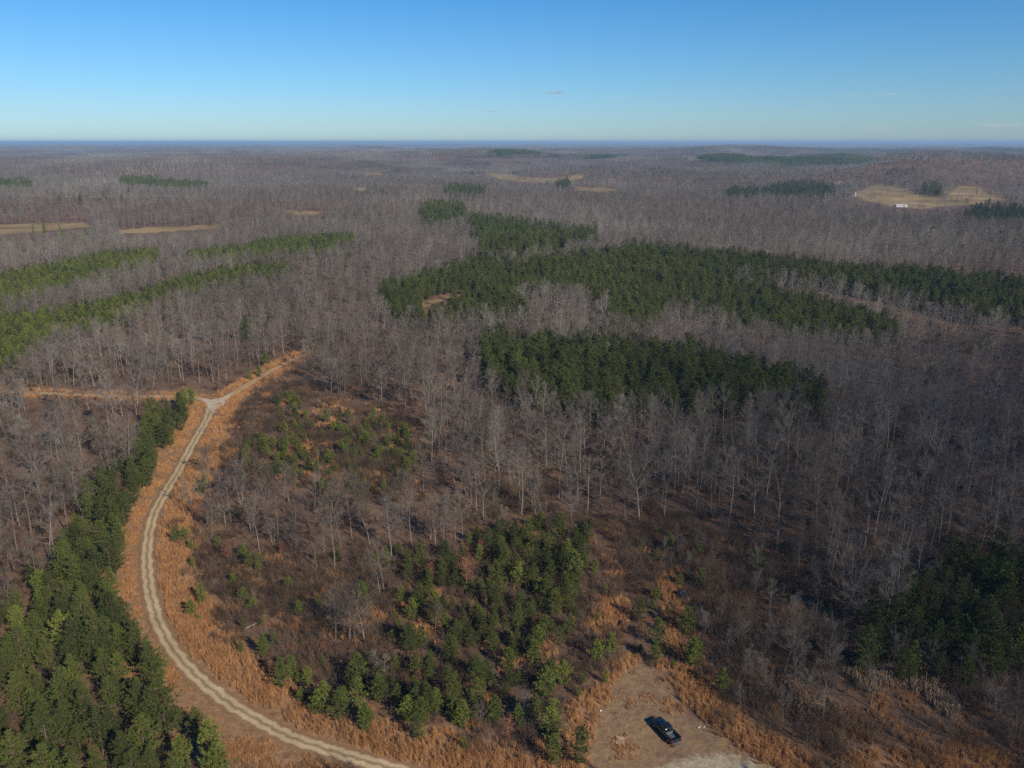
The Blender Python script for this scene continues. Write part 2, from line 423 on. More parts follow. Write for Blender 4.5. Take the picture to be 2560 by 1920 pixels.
# ground
def ground_material():
    m, n, b = mat('leaf_litter_ground', 0.95, 0.1)
    g = n.nodes.new('ShaderNodeNewGeometry'); P = g.outputs['Position']
    at_ = n.nodes.new('ShaderNodeAttribute'); at_.attribute_name = 'cover'
    sep = n.nodes.new('ShaderNodeSeparateColor'); n.links.new(at_.outputs['Color'], sep.inputs[0])
    at2 = n.nodes.new('ShaderNodeAttribute'); at2.attribute_name = 'cover2'
    sep2 = n.nodes.new('ShaderNodeSeparateColor'); n.links.new(at2.outputs['Color'], sep2.inputs[0])
    n1 = noise(n, P, 0.05, 5, 0.6); n2 = noise(n, P, 0.9, 6, 0.7); n3 = noise(n, P, 7.0, 3, 0.7)
    f = mathn(n, 'ADD', mathn(n, 'MULTIPLY', n1, 0.5), mathn(n, 'MULTIPLY', n2, 0.5))
    litter = ramp(n, f, [(0.30,(0.060,0.036,0.026)),(0.45,(0.112,0.067,0.044)),(0.56,(0.165,0.100,0.062)),(0.70,(0.235,0.155,0.098))])
    fine = ramp(n, n3, [(0.3,(0.55,0.55,0.55)),(0.7,(1.35,1.35,1.35))])
    litter = mixc(n, 1.0, litter, fine, 'MULTIPLY')
    thatch = ramp(n, n2, [(0.3,(0.15,0.085,0.045)),(0.55,(0.26,0.15,0.075)),(0.75,(0.36,0.22,0.12))])
    dirt = ramp(n, mathn(n, 'ADD', mathn(n, 'MULTIPLY', n2, 0.6), mathn(n, 'MULTIPLY', noise(n, P, 0.25, 4), 0.4)),
                [(0.34,(0.125,0.075,0.050)),(0.46,(0.20,0.125,0.075)),(0.56,(0.245,0.165,0.085)),(0.68,(0.30,0.20,0.125))])
    dirt = mixc(n, 1.0, dirt, fine, 'MULTIPLY')
    pale = ramp(n, n2, [(0.3,(0.22,0.175,0.11)),(0.5,(0.32,0.26,0.17)),(0.7,(0.40,0.34,0.24))])
    field = ramp(n, noise(n, P, 0.02, 5), [(0.3,(0.14,0.10,0.042)),(0.5,(0.235,0.165,0.075)),(0.7,(0.32,0.225,0.11))])
    canopy = ramp(n, noise(n, P, 0.008, 6, 0.75), [(0.3,(0.09,0.08,0.076)),(0.5,(0.15,0.13,0.122)),(0.7,(0.20,0.175,0.165))])
    c = mixc(n, sep.outputs[0], litter, thatch)
    soft = mathn(n, 'ADD', sep.outputs[1], mathn(n, 'ADD', mathn(n, 'MULTIPLY', mathn(n, 'SUBTRACT', n2, 0.5), 1.0), mathn(n, 'MULTIPLY', mathn(n, 'SUBTRACT', noise(n, P, 0.16, 4), 0.5), 1.6)))
    c = mixc(n, mathn(n, 'MULTIPLY', mathn(n, 'SUBTRACT', soft, 0.35), 3.0, True), c, dirt)
    soft2 = mathn(n, 'ADD', sep2.outputs[0], mathn(n, 'MULTIPLY', mathn(n, 'SUBTRACT', n2, 0.5), 1.0))
    c = mixc(n, mathn(n, 'MULTIPLY', mathn(n, 'SUBTRACT', soft2, 0.4), 2.5, True), c, pale)
    c = mixc(n, sep.outputs[2], c, field)
    c = mixc(n, sep2.outputs[1], c, canopy)
    n.links.new(c, b.inputs['Base Color'])
    bp = n.nodes.new('ShaderNodeBump'); bp.inputs['Strength'].default_value = 0.6; bp.inputs['Distance'].default_value = 0.25
    n.links.new(mathn(n, 'ADD', n2, mathn(n, 'MULTIPLY', n3, 0.3)), bp.inputs['Height'])
    n.links.new(bp.outputs[0], b.inputs['Normal'])
    return m

def build_ground():
    az_f = np.arange(-44, 44.01, 0.25)
    az = np.radians(np.concatenate([np.arange(-180, -44, 4.0), az_f, np.arange(48, 180, 4.0)]))
    rr = np.concatenate([[2, 6, 12, 20, 28, 36, 44], np.exp(np.arange(math.log(50), math.log(46000), 0.0105))])
    A, Q = np.meshgrid(az, rr)
    x = (Q * np.sin(A)); y = (Q * np.cos(A)); z = height(x, y)
    far = sstep(8200, 9800, Q)
    z = z + far * 14
    nr, na = x.shape
    v = np.stack([x, y, z], -1).reshape(-1, 3)
    idx = np.arange(nr * na).reshape(nr, na)
    a = idx[:-1, :]; b2 = np.roll(idx, -1, 1)[:-1, :]; c = np.roll(idx, -1, 1)[1:, :]; d = idx[1:, :]
    f = np.stack([a, d, c, b2], -1).reshape(-1, 4)
    me = bpy.data.meshes.new('ground')
    me.vertices.add(len(v) + 1); 
    vv = np.vstack([v, [[0, 0, float(height(0, 0))]]])
    me.vertices.foreach_set('co', vv.ravel())
    inner = [(len(v), int(idx[0, k]), int(idx[0, (k + 1) % na])) for k in range(na)]
    nl = f.size + 3 * len(inner)
    me.loops.add(nl)
    me.loops.foreach_set('vertex_index', np.concatenate([f.ravel(), np.array(inner).ravel()]))
    me.polygons.add(len(f) + len(inner))
    me.polygons.foreach_set('loop_start', np.concatenate([np.arange(len(f)) * 4, f.size + np.arange(len(inner)) * 3]))
    me.polygons.foreach_set('loop_total', np.concatenate([np.full(len(f), 4), np.full(len(inner), 3)]))
    me.update(calc_edges=True)
    u, w_ = project(x, y, z)
    front = y > 20
    road_d = np.minimum(seg_dist(x, y, ROAD), 4.5 + np.minimum(seg_dist(x, y, LEFT), seg_dist(x, y, RIGHT)))
    sed = (anypoly(u, w_, SEDGE) & front) * 1.0
    sed = np.maximum(sed, 1 - sstep(7.0, 12.0, road_d))
    lot = ((inpoly(u, w_, LOT) & front) * 1.0)
    pale = ((inpoly(u, w_, PALE_LOT) & front) * 1.0)
    fld = ((anypoly(*wob(u, w_, x, y), FIELDS) & front) * 1.0)
    fld = np.maximum(fld, (seg_dist(x, y, CUT) < 3.2) * 1.0)
    def blur(q, n=2):
        for _ in range(n):
            q = (q + np.roll(q, 1, 0) + np.roll(q, -1, 0) + np.roll(q, 1, 1) + np.roll(q, -1, 1)) / 5
        return q
    lot = blur(lot, 6); pale = blur(pale, 4); sed = blur(sed)
    for nm, ch in (('cover', (sed, lot, fld)), ('cover2', (pale, far, far * 0))):
        at_ = me.attributes.new(nm, 'FLOAT_COLOR', 'POINT')
        q = np.ones((len(vv), 4)); q[:-1, 0] = ch[0].ravel(); q[:-1, 1] = ch[1].ravel(); q[:-1, 2] = ch[2].ravel(); q[-1, :3] = 0
        at_.data.foreach_set('color', q.ravel())
    me.materials.append(ground_material())
    me.polygons.foreach_set('use_smooth', [True] * len(me.polygons))
    return link('ground', me, kind='structure')
build_ground()

# ------------------------------------------------------------------ gravel roads
def road_material(name, wheel, mid, edge):
    m, n, b = mat(name, 0.95, 0.1)
    uv = n.nodes.new('ShaderNodeAttribute'); uv.attribute_name = 'across'
    s = uv.outputs['Fac']                       # -1 .. 1 across the road
    g = n.nodes.new('ShaderNodeNewGeometry'); P = g.outputs['Position']
    n1 = noise(n, P, 1.6, 5, 0.7); n2 = noise(n, P, 0.22, 3); n3 = noise(n, P, 9.0, 3, 0.7)
    a = mathn(n, 'ABSOLUTE', mathn(n, 'ADD', s, mathn(n, 'ADD', mathn(n, 'MULTIPLY', mathn(n, 'SUBTRACT', n1, 0.5), 0.55), mathn(n, 'MULTIPLY', mathn(n, 'SUBTRACT', n2, 0.5), 0.35))))
    stops = [(0.0, mid), (0.08, mid), (0.24, wheel), (0.50, wheel), (0.70, edge), (1.0, edge)]
    c = ramp(n, a, stops)
    c = mixc(n, 1.0, c, ramp(n, n3, [(0.3,(0.72,0.72,0.72)),(0.7,(1.2,1.2,1.2))]), 'MULTIPLY')
    c = mixc(n, 1.0, c, ramp(n, n2, [(0.3,(0.8,0.78,0.74)),(0.7,(1.1,1.1,1.1))]), 'MULTIPLY')
    n.links.new(c, b.inputs['Base Color'])
    bp = n.nodes.new('ShaderNodeBump'); bp.inputs['Strength'].default_value = 0.5; bp.inputs['Distance'].default_value = 0.08
    n.links.new(n1, bp.inputs['Height']); n.links.new(bp.outputs[0], b.inputs['Normal'])
    return m
def ribbon(name, line, width, material, lift=0.05, flare=None):
    vs, fs, ac = [], [], []
    N = 8
    for i, (x, y) in enumerate(line):
        x0, y0 = line[max(i - 1, 0)]; x1, y1 = line[min(i + 1, len(line) - 1)]
        dx, dy = x1 - x0, y1 - y0; L = math.hypot(dx, dy) or 1
        nx, ny = -dy / L, dx / L
        wd = width * (1 + (flare(i / (len(line) - 1)) if flare else 0))
        wob = 0.12 * math.sin(i * 1.7) 
        for k in range(N + 1):
            s = -1 + 2 * k / N
            px, py = x + nx * (s * wd / 2 + wob), y + ny * (s * wd / 2 + wob)
            crown = 0.05 * (1 - s * s) - (0.035 if 0.2 < abs(s) < 0.55 else 0)
            vs.append((px, py, float(height(px, py)) + lift + crown)); ac.append(s)
    for i in range(len(line) - 1):
        for k in range(N):
            a = i * (N + 1) + k
            fs.append((a, a + N + 1, a + N + 2, a + 1))
    me = bpy.data.meshes.new(name); me.from_pydata(vs, [], fs); me.materials.append(material)
    at_ = me.attributes.new('across', 'FLOAT', 'POINT'); at_.data.foreach_set('value', ac)
    for p in me.polygons: p.use_smooth = True
    me.update()
    return link(name, me, kind='structure')
M_ROAD = road_material('gravel_two_track', (0.44,0.335,0.20), (0.25,0.18,0.10), (0.23,0.14,0.075))
M_TRACK = road_material('grassy_track', (0.42,0.31,0.18), (0.26,0.16,0.08), (0.30,0.17,0.08))
ribbon('gravel_road', ROAD, 3.2, M_ROAD, 0.06, lambda t: 0.9 * max(0, (t - 0.955) / 0.045))
ribbon('left_track', LEFT, 3.2, M_TRACK, 0.10, lambda t: 0.5 * max(0, 1 - t / 0.1))
ribbon('right_track', RIGHT, 3.0, M_TRACK, 0.14, lambda t: 0.5 * max(0, 1 - t / 0.2))
# the worn gravel triangle where the tracks meet
def junction():
    px = [(432,862),(452,864),(478,860),(500,852),(490,866),(478,884),(462,892),(450,884),(444,872)]
    pts = spline([at(u, v)[:2] for u, v in px + px[:1]], 4)[:-1]
    cx = sum(p[0] for p in pts) / len(pts); cy = sum(p[1] for p in pts) / len(pts)
    vs = [(x, y, float(height(x, y)) + 0.19) for x, y in pts] + [(cx, cy, float(height(cx, cy)) + 0.2)]
    fs = [(i, (i + 1) % len(pts), len(pts)) for i in range(len(pts))]
    m, n, b = mat('worn_gravel', 0.95, 0.1)
    g = n.nodes.new('ShaderNodeNewGeometry')
    n.links.new(ramp(n, noise(n, g.outputs['Position'], 0.8, 6, 0.7), [(0.3,(0.24,0.18,0.11)),(0.5,(0.40,0.33,0.23)),(0.7,(0.50,0.43,0.31))]), b.inputs['Base Color'])
    me = bpy.data.meshes.new('road_junction'); me.from_pydata(vs, [], fs); me.materials.append(m); me.update()
    link('road_junction', me, kind='structure')
junction()

# ------------------------------------------------------------------ plant prototypes
def rdir(rng, base, spread):
    v = Vector((rng.gauss(0, 1), rng.gauss(0, 1), rng.gauss(0, 1))) * spread + base
    return v.normalized()

def bare_tree(seed, H=18.0, form='forest'):
    """returns (trunk MB, crown MB). The trunk holds the bole and main limbs, the crown the branches and twigs."""
    rng = random.Random(seed)
    T, C = MB(), MB()
    stems = []
    if form == 'clump':
        ns = rng.choice((3, 4, 5))
        for k in range(ns):
            a = 2 * math.pi * (k + rng.random() * .5) / ns
            stems.append((Vector((math.cos(a) * .25, math.sin(a) * .25, 0)), Vector((math.cos(a) * .16, math.sin(a) * .16, 1)).normalized(), H * rng.uniform(.8, 1), .09))
    else:
        stems.append((Vector((0, 0, 0)), Vector((rng.uniform(-.04, .04), rng.uniform(-.04, .04), 1)).normalized(), H, .155 if form == 'forest' else .20))
    for base, d, h, r in stems:
        top = {'forest': .88, 'wide': .62, 'clump': .9}[form]
        n = 9; pts = []; p = base - Vector((0, 0, .4)); dd = d.copy()
        for i in range(n + 1):
            pts.append(p.copy())
            dd = rdir(rng, dd, .035); dd.z = max(dd.z, .6)
            p = p + dd * (h * top / n)
        rad = [r * (1 - .78 * (i / n) ** 1.1) * (1.25 if i == 0 else 1) for i in range(n + 1)]
        T.tube(pts, rad, 6)
        nl = {'forest': 13, 'wide': 11, 'clump': 9}[form]
        start = {'forest': rng.uniform(.36, .54), 'wide': .38, 'clump': .35}[form]
        az0 = rng.random() * 6.28
        for k in range(nl + 3):
            tip = k >= nl
            t = 1.0 if tip else start + (1 - start) * (k + .5 * rng.random()) / nl
            q = t * n; i = min(int(q), n - 1); P0 = pts[i].lerp(pts[i + 1], q - i)
            az = az0 + k * 2.4 + rng.uniform(-.4, .4)
            up = {'forest': .52, 'wide': .42, 'clump': 1.1}[form] + .6 * (t - start)
            L = {'forest': 4.1, 'wide': 6.0, 'clump': 2.8}[form] * (h / 18.0 if form != 'clump' else h / 12.0) * (1.15 - .5 * (t - start) / (1 - start)) * rng.uniform(.7, 1.15)
            if tip: up = 2.0; L = h * (1 - top) * 1.2
            ld = Vector((math.cos(az), math.sin(az), up)).normalized()
            # limb
            m = 4; lp = [P0.copy()]; cur = P0.copy(); e = ld.copy()
            for s in range(m):
                e = rdir(rng, e, .13); e.z += .06; e.normalize()
                cur = cur + e * (L / m); lp.append(cur.copy())
            r0 = max(rad[i] * (.40 if not tip else .8), .026)
            T.tube(lp, [r0, r0 * .75, r0 * .52, r0 * .36, r0 * .2], 4, cap=False)
            nb = {'forest': 9, 'wide': 11, 'clump': 7}[form]
            for bb in range(nb):
                tb = .22 + .78 * (bb + rng.random() * .6) / nb
                qq = min(tb, .999) * m; ii = int(qq); B0 = lp[ii].lerp(lp[ii + 1], qq - ii)
                bd = rdir(rng, (lp[ii + 1] - lp[ii]).normalized() + Vector((0, 0, .25)), .55)
                bl = L * rng.uniform(.28, .45) * (1.1 - .45 * tb)
                B1 = B0 + bd * bl * .5; bd2 = rdir(rng, bd, .2); B2 = B1 + bd2 * bl * .5
                C.tube([B0, B1, B2], [.022, .017, .008], 3, cap=False)
                for tw in range(7):
                    tt = .2 + .8 * tw / 6.0
                    Q = B0.lerp(B1, tt * 2) if tt < .5 else B1.lerp(B2, tt * 2 - 1)
                    td = rdir(rng, bd + Vector((0, 0, .3)), .6)
                    tl = rng.uniform(.5, 1.05)
                    E = Q + td * tl
                    C.spike(Q, E, .0115)
                    C.spike(Q.lerp(E, .4), Q.lerp(E, .4) + rdir(rng, td, .6) * tl * .6, .010)
    return T, C

def pine(seed, H=10.0, W=1.9, dense=1.0, low=.12):
    rng = random.Random(seed)
    T, C = MB(), MB()
    pts = [(0, 0, -.3)]; x = y = 0
    for i in range(1, 8):
        x += rng.uniform(-.05, .05); y += rng.uniform(-.05, .05)
        pts.append((x, y, H * .97 * i / 7))
    T.tube(pts, [.14 * (H / 10), .125 * (H / 10)] + [.12 * (H / 10) * (1 - i / 6.3) + .012 for i in range(1, 7)], 6)
    z = H * low
    while z < H * .985:
        t = (z - H * low) / (H * (1 - low))
        # crown outline: rounded cone, a little uneven
        Lr = W * (min(1, .45 + 2.2 * t) if t < .25 else 1.0) * (1 - max(0, t - .28) / .72) ** .62 + .16
        nb = max(3, int(round((6 if t < .75 else 5) * dense)))
        a0 = rng.random() * 6.28
        for k in range(nb):
            if rng.random() < .10: continue
            a = a0 + 6.283 * k / nb + rng.uniform(-.35, .35)
            L = Lr * rng.uniform(.5, 1.28)
            up = .12 + .75 * t + rng.uniform(-.1, .2)
            zz = z + rng.uniform(-.15, .15)
            f = zz / (H * .97) * 7; i = min(max(int(f), 0), 6)
            P0 = Vector(pts[i]).lerp(Vector(pts[i + 1]), min(max(f - i, 0), 1))
            d = Vector((math.cos(a), math.sin(a), up)).normalized()
            P1 = P0 + d * L * .55; d2 = (d + Vector((0, 0, .35))).normalized(); P2 = P1 + d2 * L * .5
            T.tube([P0, P1, P2], [.028, .02, .008], 3, cap=False)
            nt_ = max(2, int(L * 3.4 * dense) + 1)
            for q in range(nt_):
                s = .32 + .68 * (q + rng.random() * .5) / nt_
                Q = P0.lerp(P1, s / .52) if s < .52 else P1.lerp(P2, (s - .52) / .48)
                Q = Q + Vector((rng.gauss(0, 1), rng.gauss(0, 1), rng.gauss(0, .6))) * (.15 * L * s)
                ax = (d2 + Vector((0, 0, .5)) + Vector((rng.gauss(0, .4), rng.gauss(0, .4), rng.gauss(0, .25)))).normalized()
                for nn in range(10):
                    nd = rdir(rng, ax * .9, .62)
                    sd_ = nd.cross(Vector((rng.gauss(0, 1), rng.gauss(0, 1), rng.gauss(0, 1)))).normalized()
                    C.leaf(Q + nd * .03, nd, sd_, rng.uniform(.26, .42), .085)
        z += rng.uniform(.30, .46) * (H / 10) ** .5
    for nn in range(22):
        nd = rdir(rng, Vector((0, 0, 1)), .45); sd_ = nd.cross(Vector((rng.gauss(0, 1), rng.gauss(0, 1), .1))).normalized()
        C.leaf((x, y, H * (.93 + .05 * rng.random())), nd, sd_, .36, .08)
    return T, C

def leafy_oak(seed, H=6.0):
    """small oak that still holds its russet leaves"""
    rng = random.Random(seed); T, C = MB(), MB()
    pts = [(0, 0, -.3)] + [(rng.uniform(-.12, .12), rng.uniform(-.12, .12), H * .9 * i / 5) for i in range(1, 6)]
    T.tube(pts, [.09, .08, .065, .05, .035, .015], 5)
    for k in range(26):
        t = .25 + .75 * k / 26; f = t * 5; i = min(int(f), 4); P0 = Vector(pts[i]).lerp(Vector(pts[i + 1]), f - i)
        a = k * 2.4; L = H * .24 * (1.15 - .8 * abs(t - .5)) * rng.uniform(.7, 1.2)
        d = Vector((math.cos(a), math.sin(a), .7)).normalized(); P2 = P0 + d * L
        T.tube([P0, P0.lerp(P2, .5), P2], [.025, .017, .006], 3, cap=False)
        for q in range(34):
            Q = P0.lerp(P2, .3 + .7 * rng.random()) + Vector((rng.gauss(0, .2), rng.gauss(0, .2), rng.gauss(0, .2)))
            nd = rdir(rng, Vector((0, 0, -.3)), 1); sd_ = nd.cross(rdir(rng, Vector((0, 0, 0)), 1)).normalized()
            C.leaf(Q, nd, sd_, rng.uniform(.12, .2), .13)
    return T, C

def brush_patch(seed, size=3.6, Hm=1.8, n=9, leafy=.35):
    rng = random.Random(seed); B = MB()
    for s in range(n):
        cx, cy = rng.uniform(-size / 2, size / 2), rng.uniform(-size / 2, size / 2)
        hh = Hm * rng.uniform(.5, 1.35)
        for k in range(rng.randint(4, 7)):
            d = rdir(rng, Vector((0, 0, 1.5)), .5); d.z = abs(d.z)
            P0 = Vector((cx, cy, -.1)); P1 = P0 + d * hh * .55; P2 = P1 + rdir(rng, d, .25) * hh * .5
            B.tube([P0, P1, P2], [.018, .013, .006], 3, 0, cap=False)
            for q in range(9):
                t = .2 + .8 * q / 9
                Q = P0.lerp(P1, t * 2) if t < .5 else P1.lerp(P2, t * 2 - 1)
                td = rdir(rng, d + Vector((0, 0, .2)), .6); E = Q + td * rng.uniform(.3, .7) * (hh / 1.8) ** .5
                B.spike(Q, E, .011)
                B.spike(Q.lerp(E, .5), Q.lerp(E, .5) + rdir(rng, td, .7) * .3, .009)
        if rng.random() < leafy:
            for q in range(60):
                Q = Vector((cx + rng.gauss(0, .35), cy + rng.gauss(0, .35), rng.uniform(.2, hh * .8)))
                nd = rdir(rng, Vector((0, 0, -.2)), 1); sd_ = nd.cross(rdir(rng, Vector((0, 0, 0)), 1)).normalized()
                B.leaf(Q, nd, sd_, rng.uniform(.08, .15), .09, 1)
    return B

def sedge_patch(seed, size=1.3, Hm=1.15, clumps=8, blades=20, lean=(.08, 0), wd=.030):
    rng = random.Random(seed); B = MB()
    for s in range(clumps):
        cx, cy = rng.uniform(-size / 2, size / 2), rng.uniform(-size / 2, size / 2); hh = Hm * rng.uniform(.55, 1.25)
        for k in range(blades):
            d = Vector((rng.gauss(lean[0], .13), rng.gauss(lean[1], .13), 1)).normalized()
            a = rng.random() * 6.28; sd_ = Vector((math.cos(a), math.sin(a), 0))
            B.leaf((cx + rng.gauss(0, .07), cy + rng.gauss(0, .07), -.03), d, sd_, hh * rng.uniform(.6, 1), wd)
    return B

def cattail_patch(seed):
    rng = random.Random(seed); B = MB()
    for s in range(70):
        cx, cy = rng.uniform(-1, 1), rng.uniform(-1, 1); a = rng.random() * 6.28
        out_ = Vector((math.cos(a), math.sin(a), 0)); hh = rng.uniform(1.0, 1.9)
        P0 = Vector((cx, cy, 0)); P1 = P0 + Vector((0, 0, hh)) + out_ * rng.uniform(.1, .5); P2 = P1 + out_ * rng.uniform(.3, .9) + Vector((0, 0, rng.uniform(-.7, .1)))
        sd_ = Vector((-out_.y, out_.x, 0)) * .03
        i = len(B.v); B.v += [tuple(P0 - sd_), tuple(P0 + sd_), tuple(P1 + sd_), tuple(P1 - sd_), tuple(P2)]
        B.f += [(i, i + 1, i + 2, i + 3), (i + 3, i + 2, i + 4)]; B.m += [0, 0]
    return B

def far_patch(seed, size=80.0, green=False):
    """a piece of distant canopy: many crowns of coarse twig sprays on stems"""
    rng = random.Random(seed); B = MB()
    g = int(size / (9.0 if not green else 6.5))
    for i in range(g):
        for j in range(g):
            cx = (i + rng.uniform(.1, .9)) / g * size - size / 2; cy = (j + rng.uniform(.1, .9)) / g * size - size / 2
            hh = rng.uniform(13, 19); cr = rng.uniform(3.2, 5.2) if not green else rng.uniform(2.2, 3.2)
            if not green: B.spike((cx, cy, 0), (cx, cy, hh * .8), .3, 1)
            for k in range(46 if not green else 60):
                u_ = rng.random() * 6.28; zz = rng.random()
                rad = cr * (math.sin(math.pi * min(.15 + .85 * zz, 1)) if not green else (1.05 - zz)) * math.sqrt(rng.random())
                Q = Vector((cx + rad * math.cos(u_), cy + rad * math.sin(u_), hh * (.45 if not green else .3) + hh * (.5 if not green else .68) * zz))
                nd = rdir(rng, Vector((math.cos(u_) * .5, math.sin(u_) * .5, .9)), .5); sd_ = nd.cross(rdir(rng, Vector((0, 0, 0)), 1)).normalized()
                B.leaf(Q, nd, sd_, rng.uniform(1.2, 2.4), .42 if not green else .8, 0)
    return B

PROTO = {}
def proto_collection(name, meshes):
    c = bpy.data.collections.new(name)
    for i, me in enumerate(meshes):
        o = bpy.data.objects.new('%s_%02d' % (name, i), me); c.objects.link(o)
    return c

BARE = []       # (form, trunk mesh, crown mesh, joined mesh, height)
for i, (fm, hh) in enumerate([('forest', 17), ('forest', 15), ('forest', 16), ('wide', 15.5), ('forest', 18), ('wide', 14), ('clump', 12.5), ('forest', 14), ('clump', 10.5)]):
    T, C = bare_tree(100 + i, hh, fm)
    J = MB(); J.add(T, 0); J.add(C, 1)
    BARE.append((fm, T.mesh('trunk_%d' % i, [M_BARK]), C.mesh('crown_%d' % i, [M_TWIG]), J.mesh('bare_%d' % i, [M_BARK, M_TWIG]), hh))
PINES = []
for i, (hh, wd, dn, lo, nm) in enumerate([(10, 2.2, 1.0, .15, M_NEEDLE), (10.5, 2.05, 1.0, .18, M_NEEDLE), (9.5, 2.4, 1.0, .12, M_NEEDLE), (10, 2.15, .85, .22, M_NEEDLE), (9, 2.3, .9, .12, M_NEEDLE),
                                     (5, 1.35, .8, .1, M_NEEDLE_Y), (5.5, 1.2, .75, .15, M_NEEDLE_Y), (4.6, 1.4, .8, .1, M_NEEDLE_Y), (5.2, 1.35, .75, .15, M_NEEDLE), (4.8, 1.45, .8, .1, M_NEEDLE)]):
    T, C = pine(300 + i, hh, wd, dn, lo)
    J = MB(); J.add(T, 0); J.add(C, 1)
    PINES.append((nm is M_NEEDLE_Y or hh < 6, T.mesh('pine_trunk_%d' % i, [M_PBARK]), C.mesh('pine_crown_%d' % i, [nm]), J.mesh('pine_%d' % i, [M_PBARK, nm]), hh))
OAKS = []
for i in range(3):
    T, C = leafy_oak(400 + i)
    OAKS.append((T.mesh('oak_trunk_%d' % i, [M_BARK]), C.mesh('oak_crown_%d' % i, [M_RUSSET])))

C_BARE = proto_collection('bare', [b[3] for b in BARE])
C_PINE = proto_collection('pines', [b[3] for b in PINES])
C_FAR = proto_collection('farw', [far_patch(500 + i).mesh('far_%d' % i, [M_TWIG, M_BARK]) for i in range(3)])
C_FARG = proto_collection('farg', [far_patch(520 + i, 40.0, True).mesh('farg_%d' % i, [M_NEEDLE]) for i in range(2)])
C_BRUSH = proto_collection('brush', [brush_patch(600 + i, 3.6, [1.5, 1.9, 1.3, 2.6, 1.7, 3.4][i], [10, 9, 11, 8, 9, 7][i], [.5, .2, .7, .1, .3, .1][i]).mesh('brush_%d' % i, [M_BRUSH, M_DEAD]) for i in range(6)])
C_SEDGE = proto_collection('sedge', [sedge_patch(700 + i).mesh('sedge_%d' % i, [M_SEDGE]) for i in range(4)])
C_CAT = proto_collection('cattail', [cattail_patch(720 + i).mesh('cat_%d' % i, [M_CATTAIL]) for i in range(3)])

# ------------------------------------------------------------------ geometry-node scatter (uncountable growth only)
def scatter(name, coll, P, rotz, scl, idx, tilt=None, **props):
    """one object that scatters the plants of coll on the points P"""
    n = len(P)
    me = bpy.data.meshes.new(name)
    me.vertices.add(n); me.vertices.foreach_set('co', np.asarray(P, float).ravel())
    rot = np.zeros((n, 3)); rot[:, 2] = rotz
    if tilt is not None: rot[:, :2] = tilt
    for nm, ty, arr, key in (('p_rot', 'FLOAT_VECTOR', rot, 'vector'), ('p_scl', 'FLOAT_VECTOR', np.asarray(scl, float), 'vector'), ('p_idx', 'INT', np.asarray(idx, int), 'value')):
        a = me.attributes.new(nm, ty, 'POINT'); a.data.foreach_set(key, arr.ravel())
    me.update()
    ob = link(name, me, **props)
    ng = bpy.data.node_groups.new(name + '_nodes', 'GeometryNodeTree')
    ng.interface.new_socket('Geometry', in_out='INPUT', socket_type='NodeSocketGeometry')
    ng.interface.new_socket('Geometry', in_out='OUTPUT', socket_type='NodeSocketGeometry')
    gi = ng.nodes.new('NodeGroupInput'); go = ng.nodes.new('NodeGroupOutput')
    ip = ng.nodes.new('GeometryNodeInstanceOnPoints')
    ci = ng.nodes.new('GeometryNodeCollectionInfo'); ci.inputs['Collection'].default_value = coll
    ci.inputs['Separate Children'].default_value = True; ci.inputs['Reset Children'].default_value = True
    def attr(nm, ty):
        q = ng.nodes.new('GeometryNodeInputNamedAttribute'); q.data_type = ty; q.inputs[0].default_value = nm
        return q.outputs[0]
    L = ng.links.new
    L(gi.outputs[0], ip.inputs['Points']); L(ci.outputs[0], ip.inputs['Instance'])
    ip.inputs['Pick Instance'].default_value = True
    L(attr('p_idx', 'INT'), ip.inputs['Instance Index'])
    e2r = ng.nodes.new('FunctionNodeEulerToRotation'); L(attr('p_rot', 'FLOAT_VECTOR'), e2r.inputs[0])
    L(e2r.outputs[0], ip.inputs['Rotation'])
    L(attr('p_scl', 'FLOAT_VECTOR'), ip.inputs['Scale'])
    L(ip.outputs[0], go.inputs[0])
    md = ob.modifiers.new('scatter', 'NODES'); md.node_group = ng
    return ob

rs = np.random.default_rng(7)
MARG = 260          # how far past the frame's sides the woods are built, in 2212-wide pixels
def grid_points(sp, r0, r1, jit=.42, seed=0):
    g = np.random.default_rng(seed)
    xm = r1 * math.sin(R(44))
    x = np.arange(-xm, xm, sp); y = np.arange(-10, r1, sp)
    X, Y = np.meshgrid(x, y)
    X = (X + g.uniform(-jit, jit, X.shape) * sp).ravel(); Y = (Y + g.uniform(-jit, jit, Y.shape) * sp).ravel()
    r = np.hypot(X, Y)
    k = (r >= r0) & (r < r1) & (Y > 25)
    X, Y = X[k], Y[k]; Z = height(X, Y)
    u, v = project(X, Y, Z)
    k = (u > -MARG) & (u < 2212 + MARG) & (v < 1659 + 330)
    return X[k], Y[k], Z[k]

ALLROADS = lambda X, Y: np.minimum(seg_dist(X, Y, ROAD), np.minimum(seg_dist(X, Y, LEFT), seg_dist(X, Y, RIGHT)))

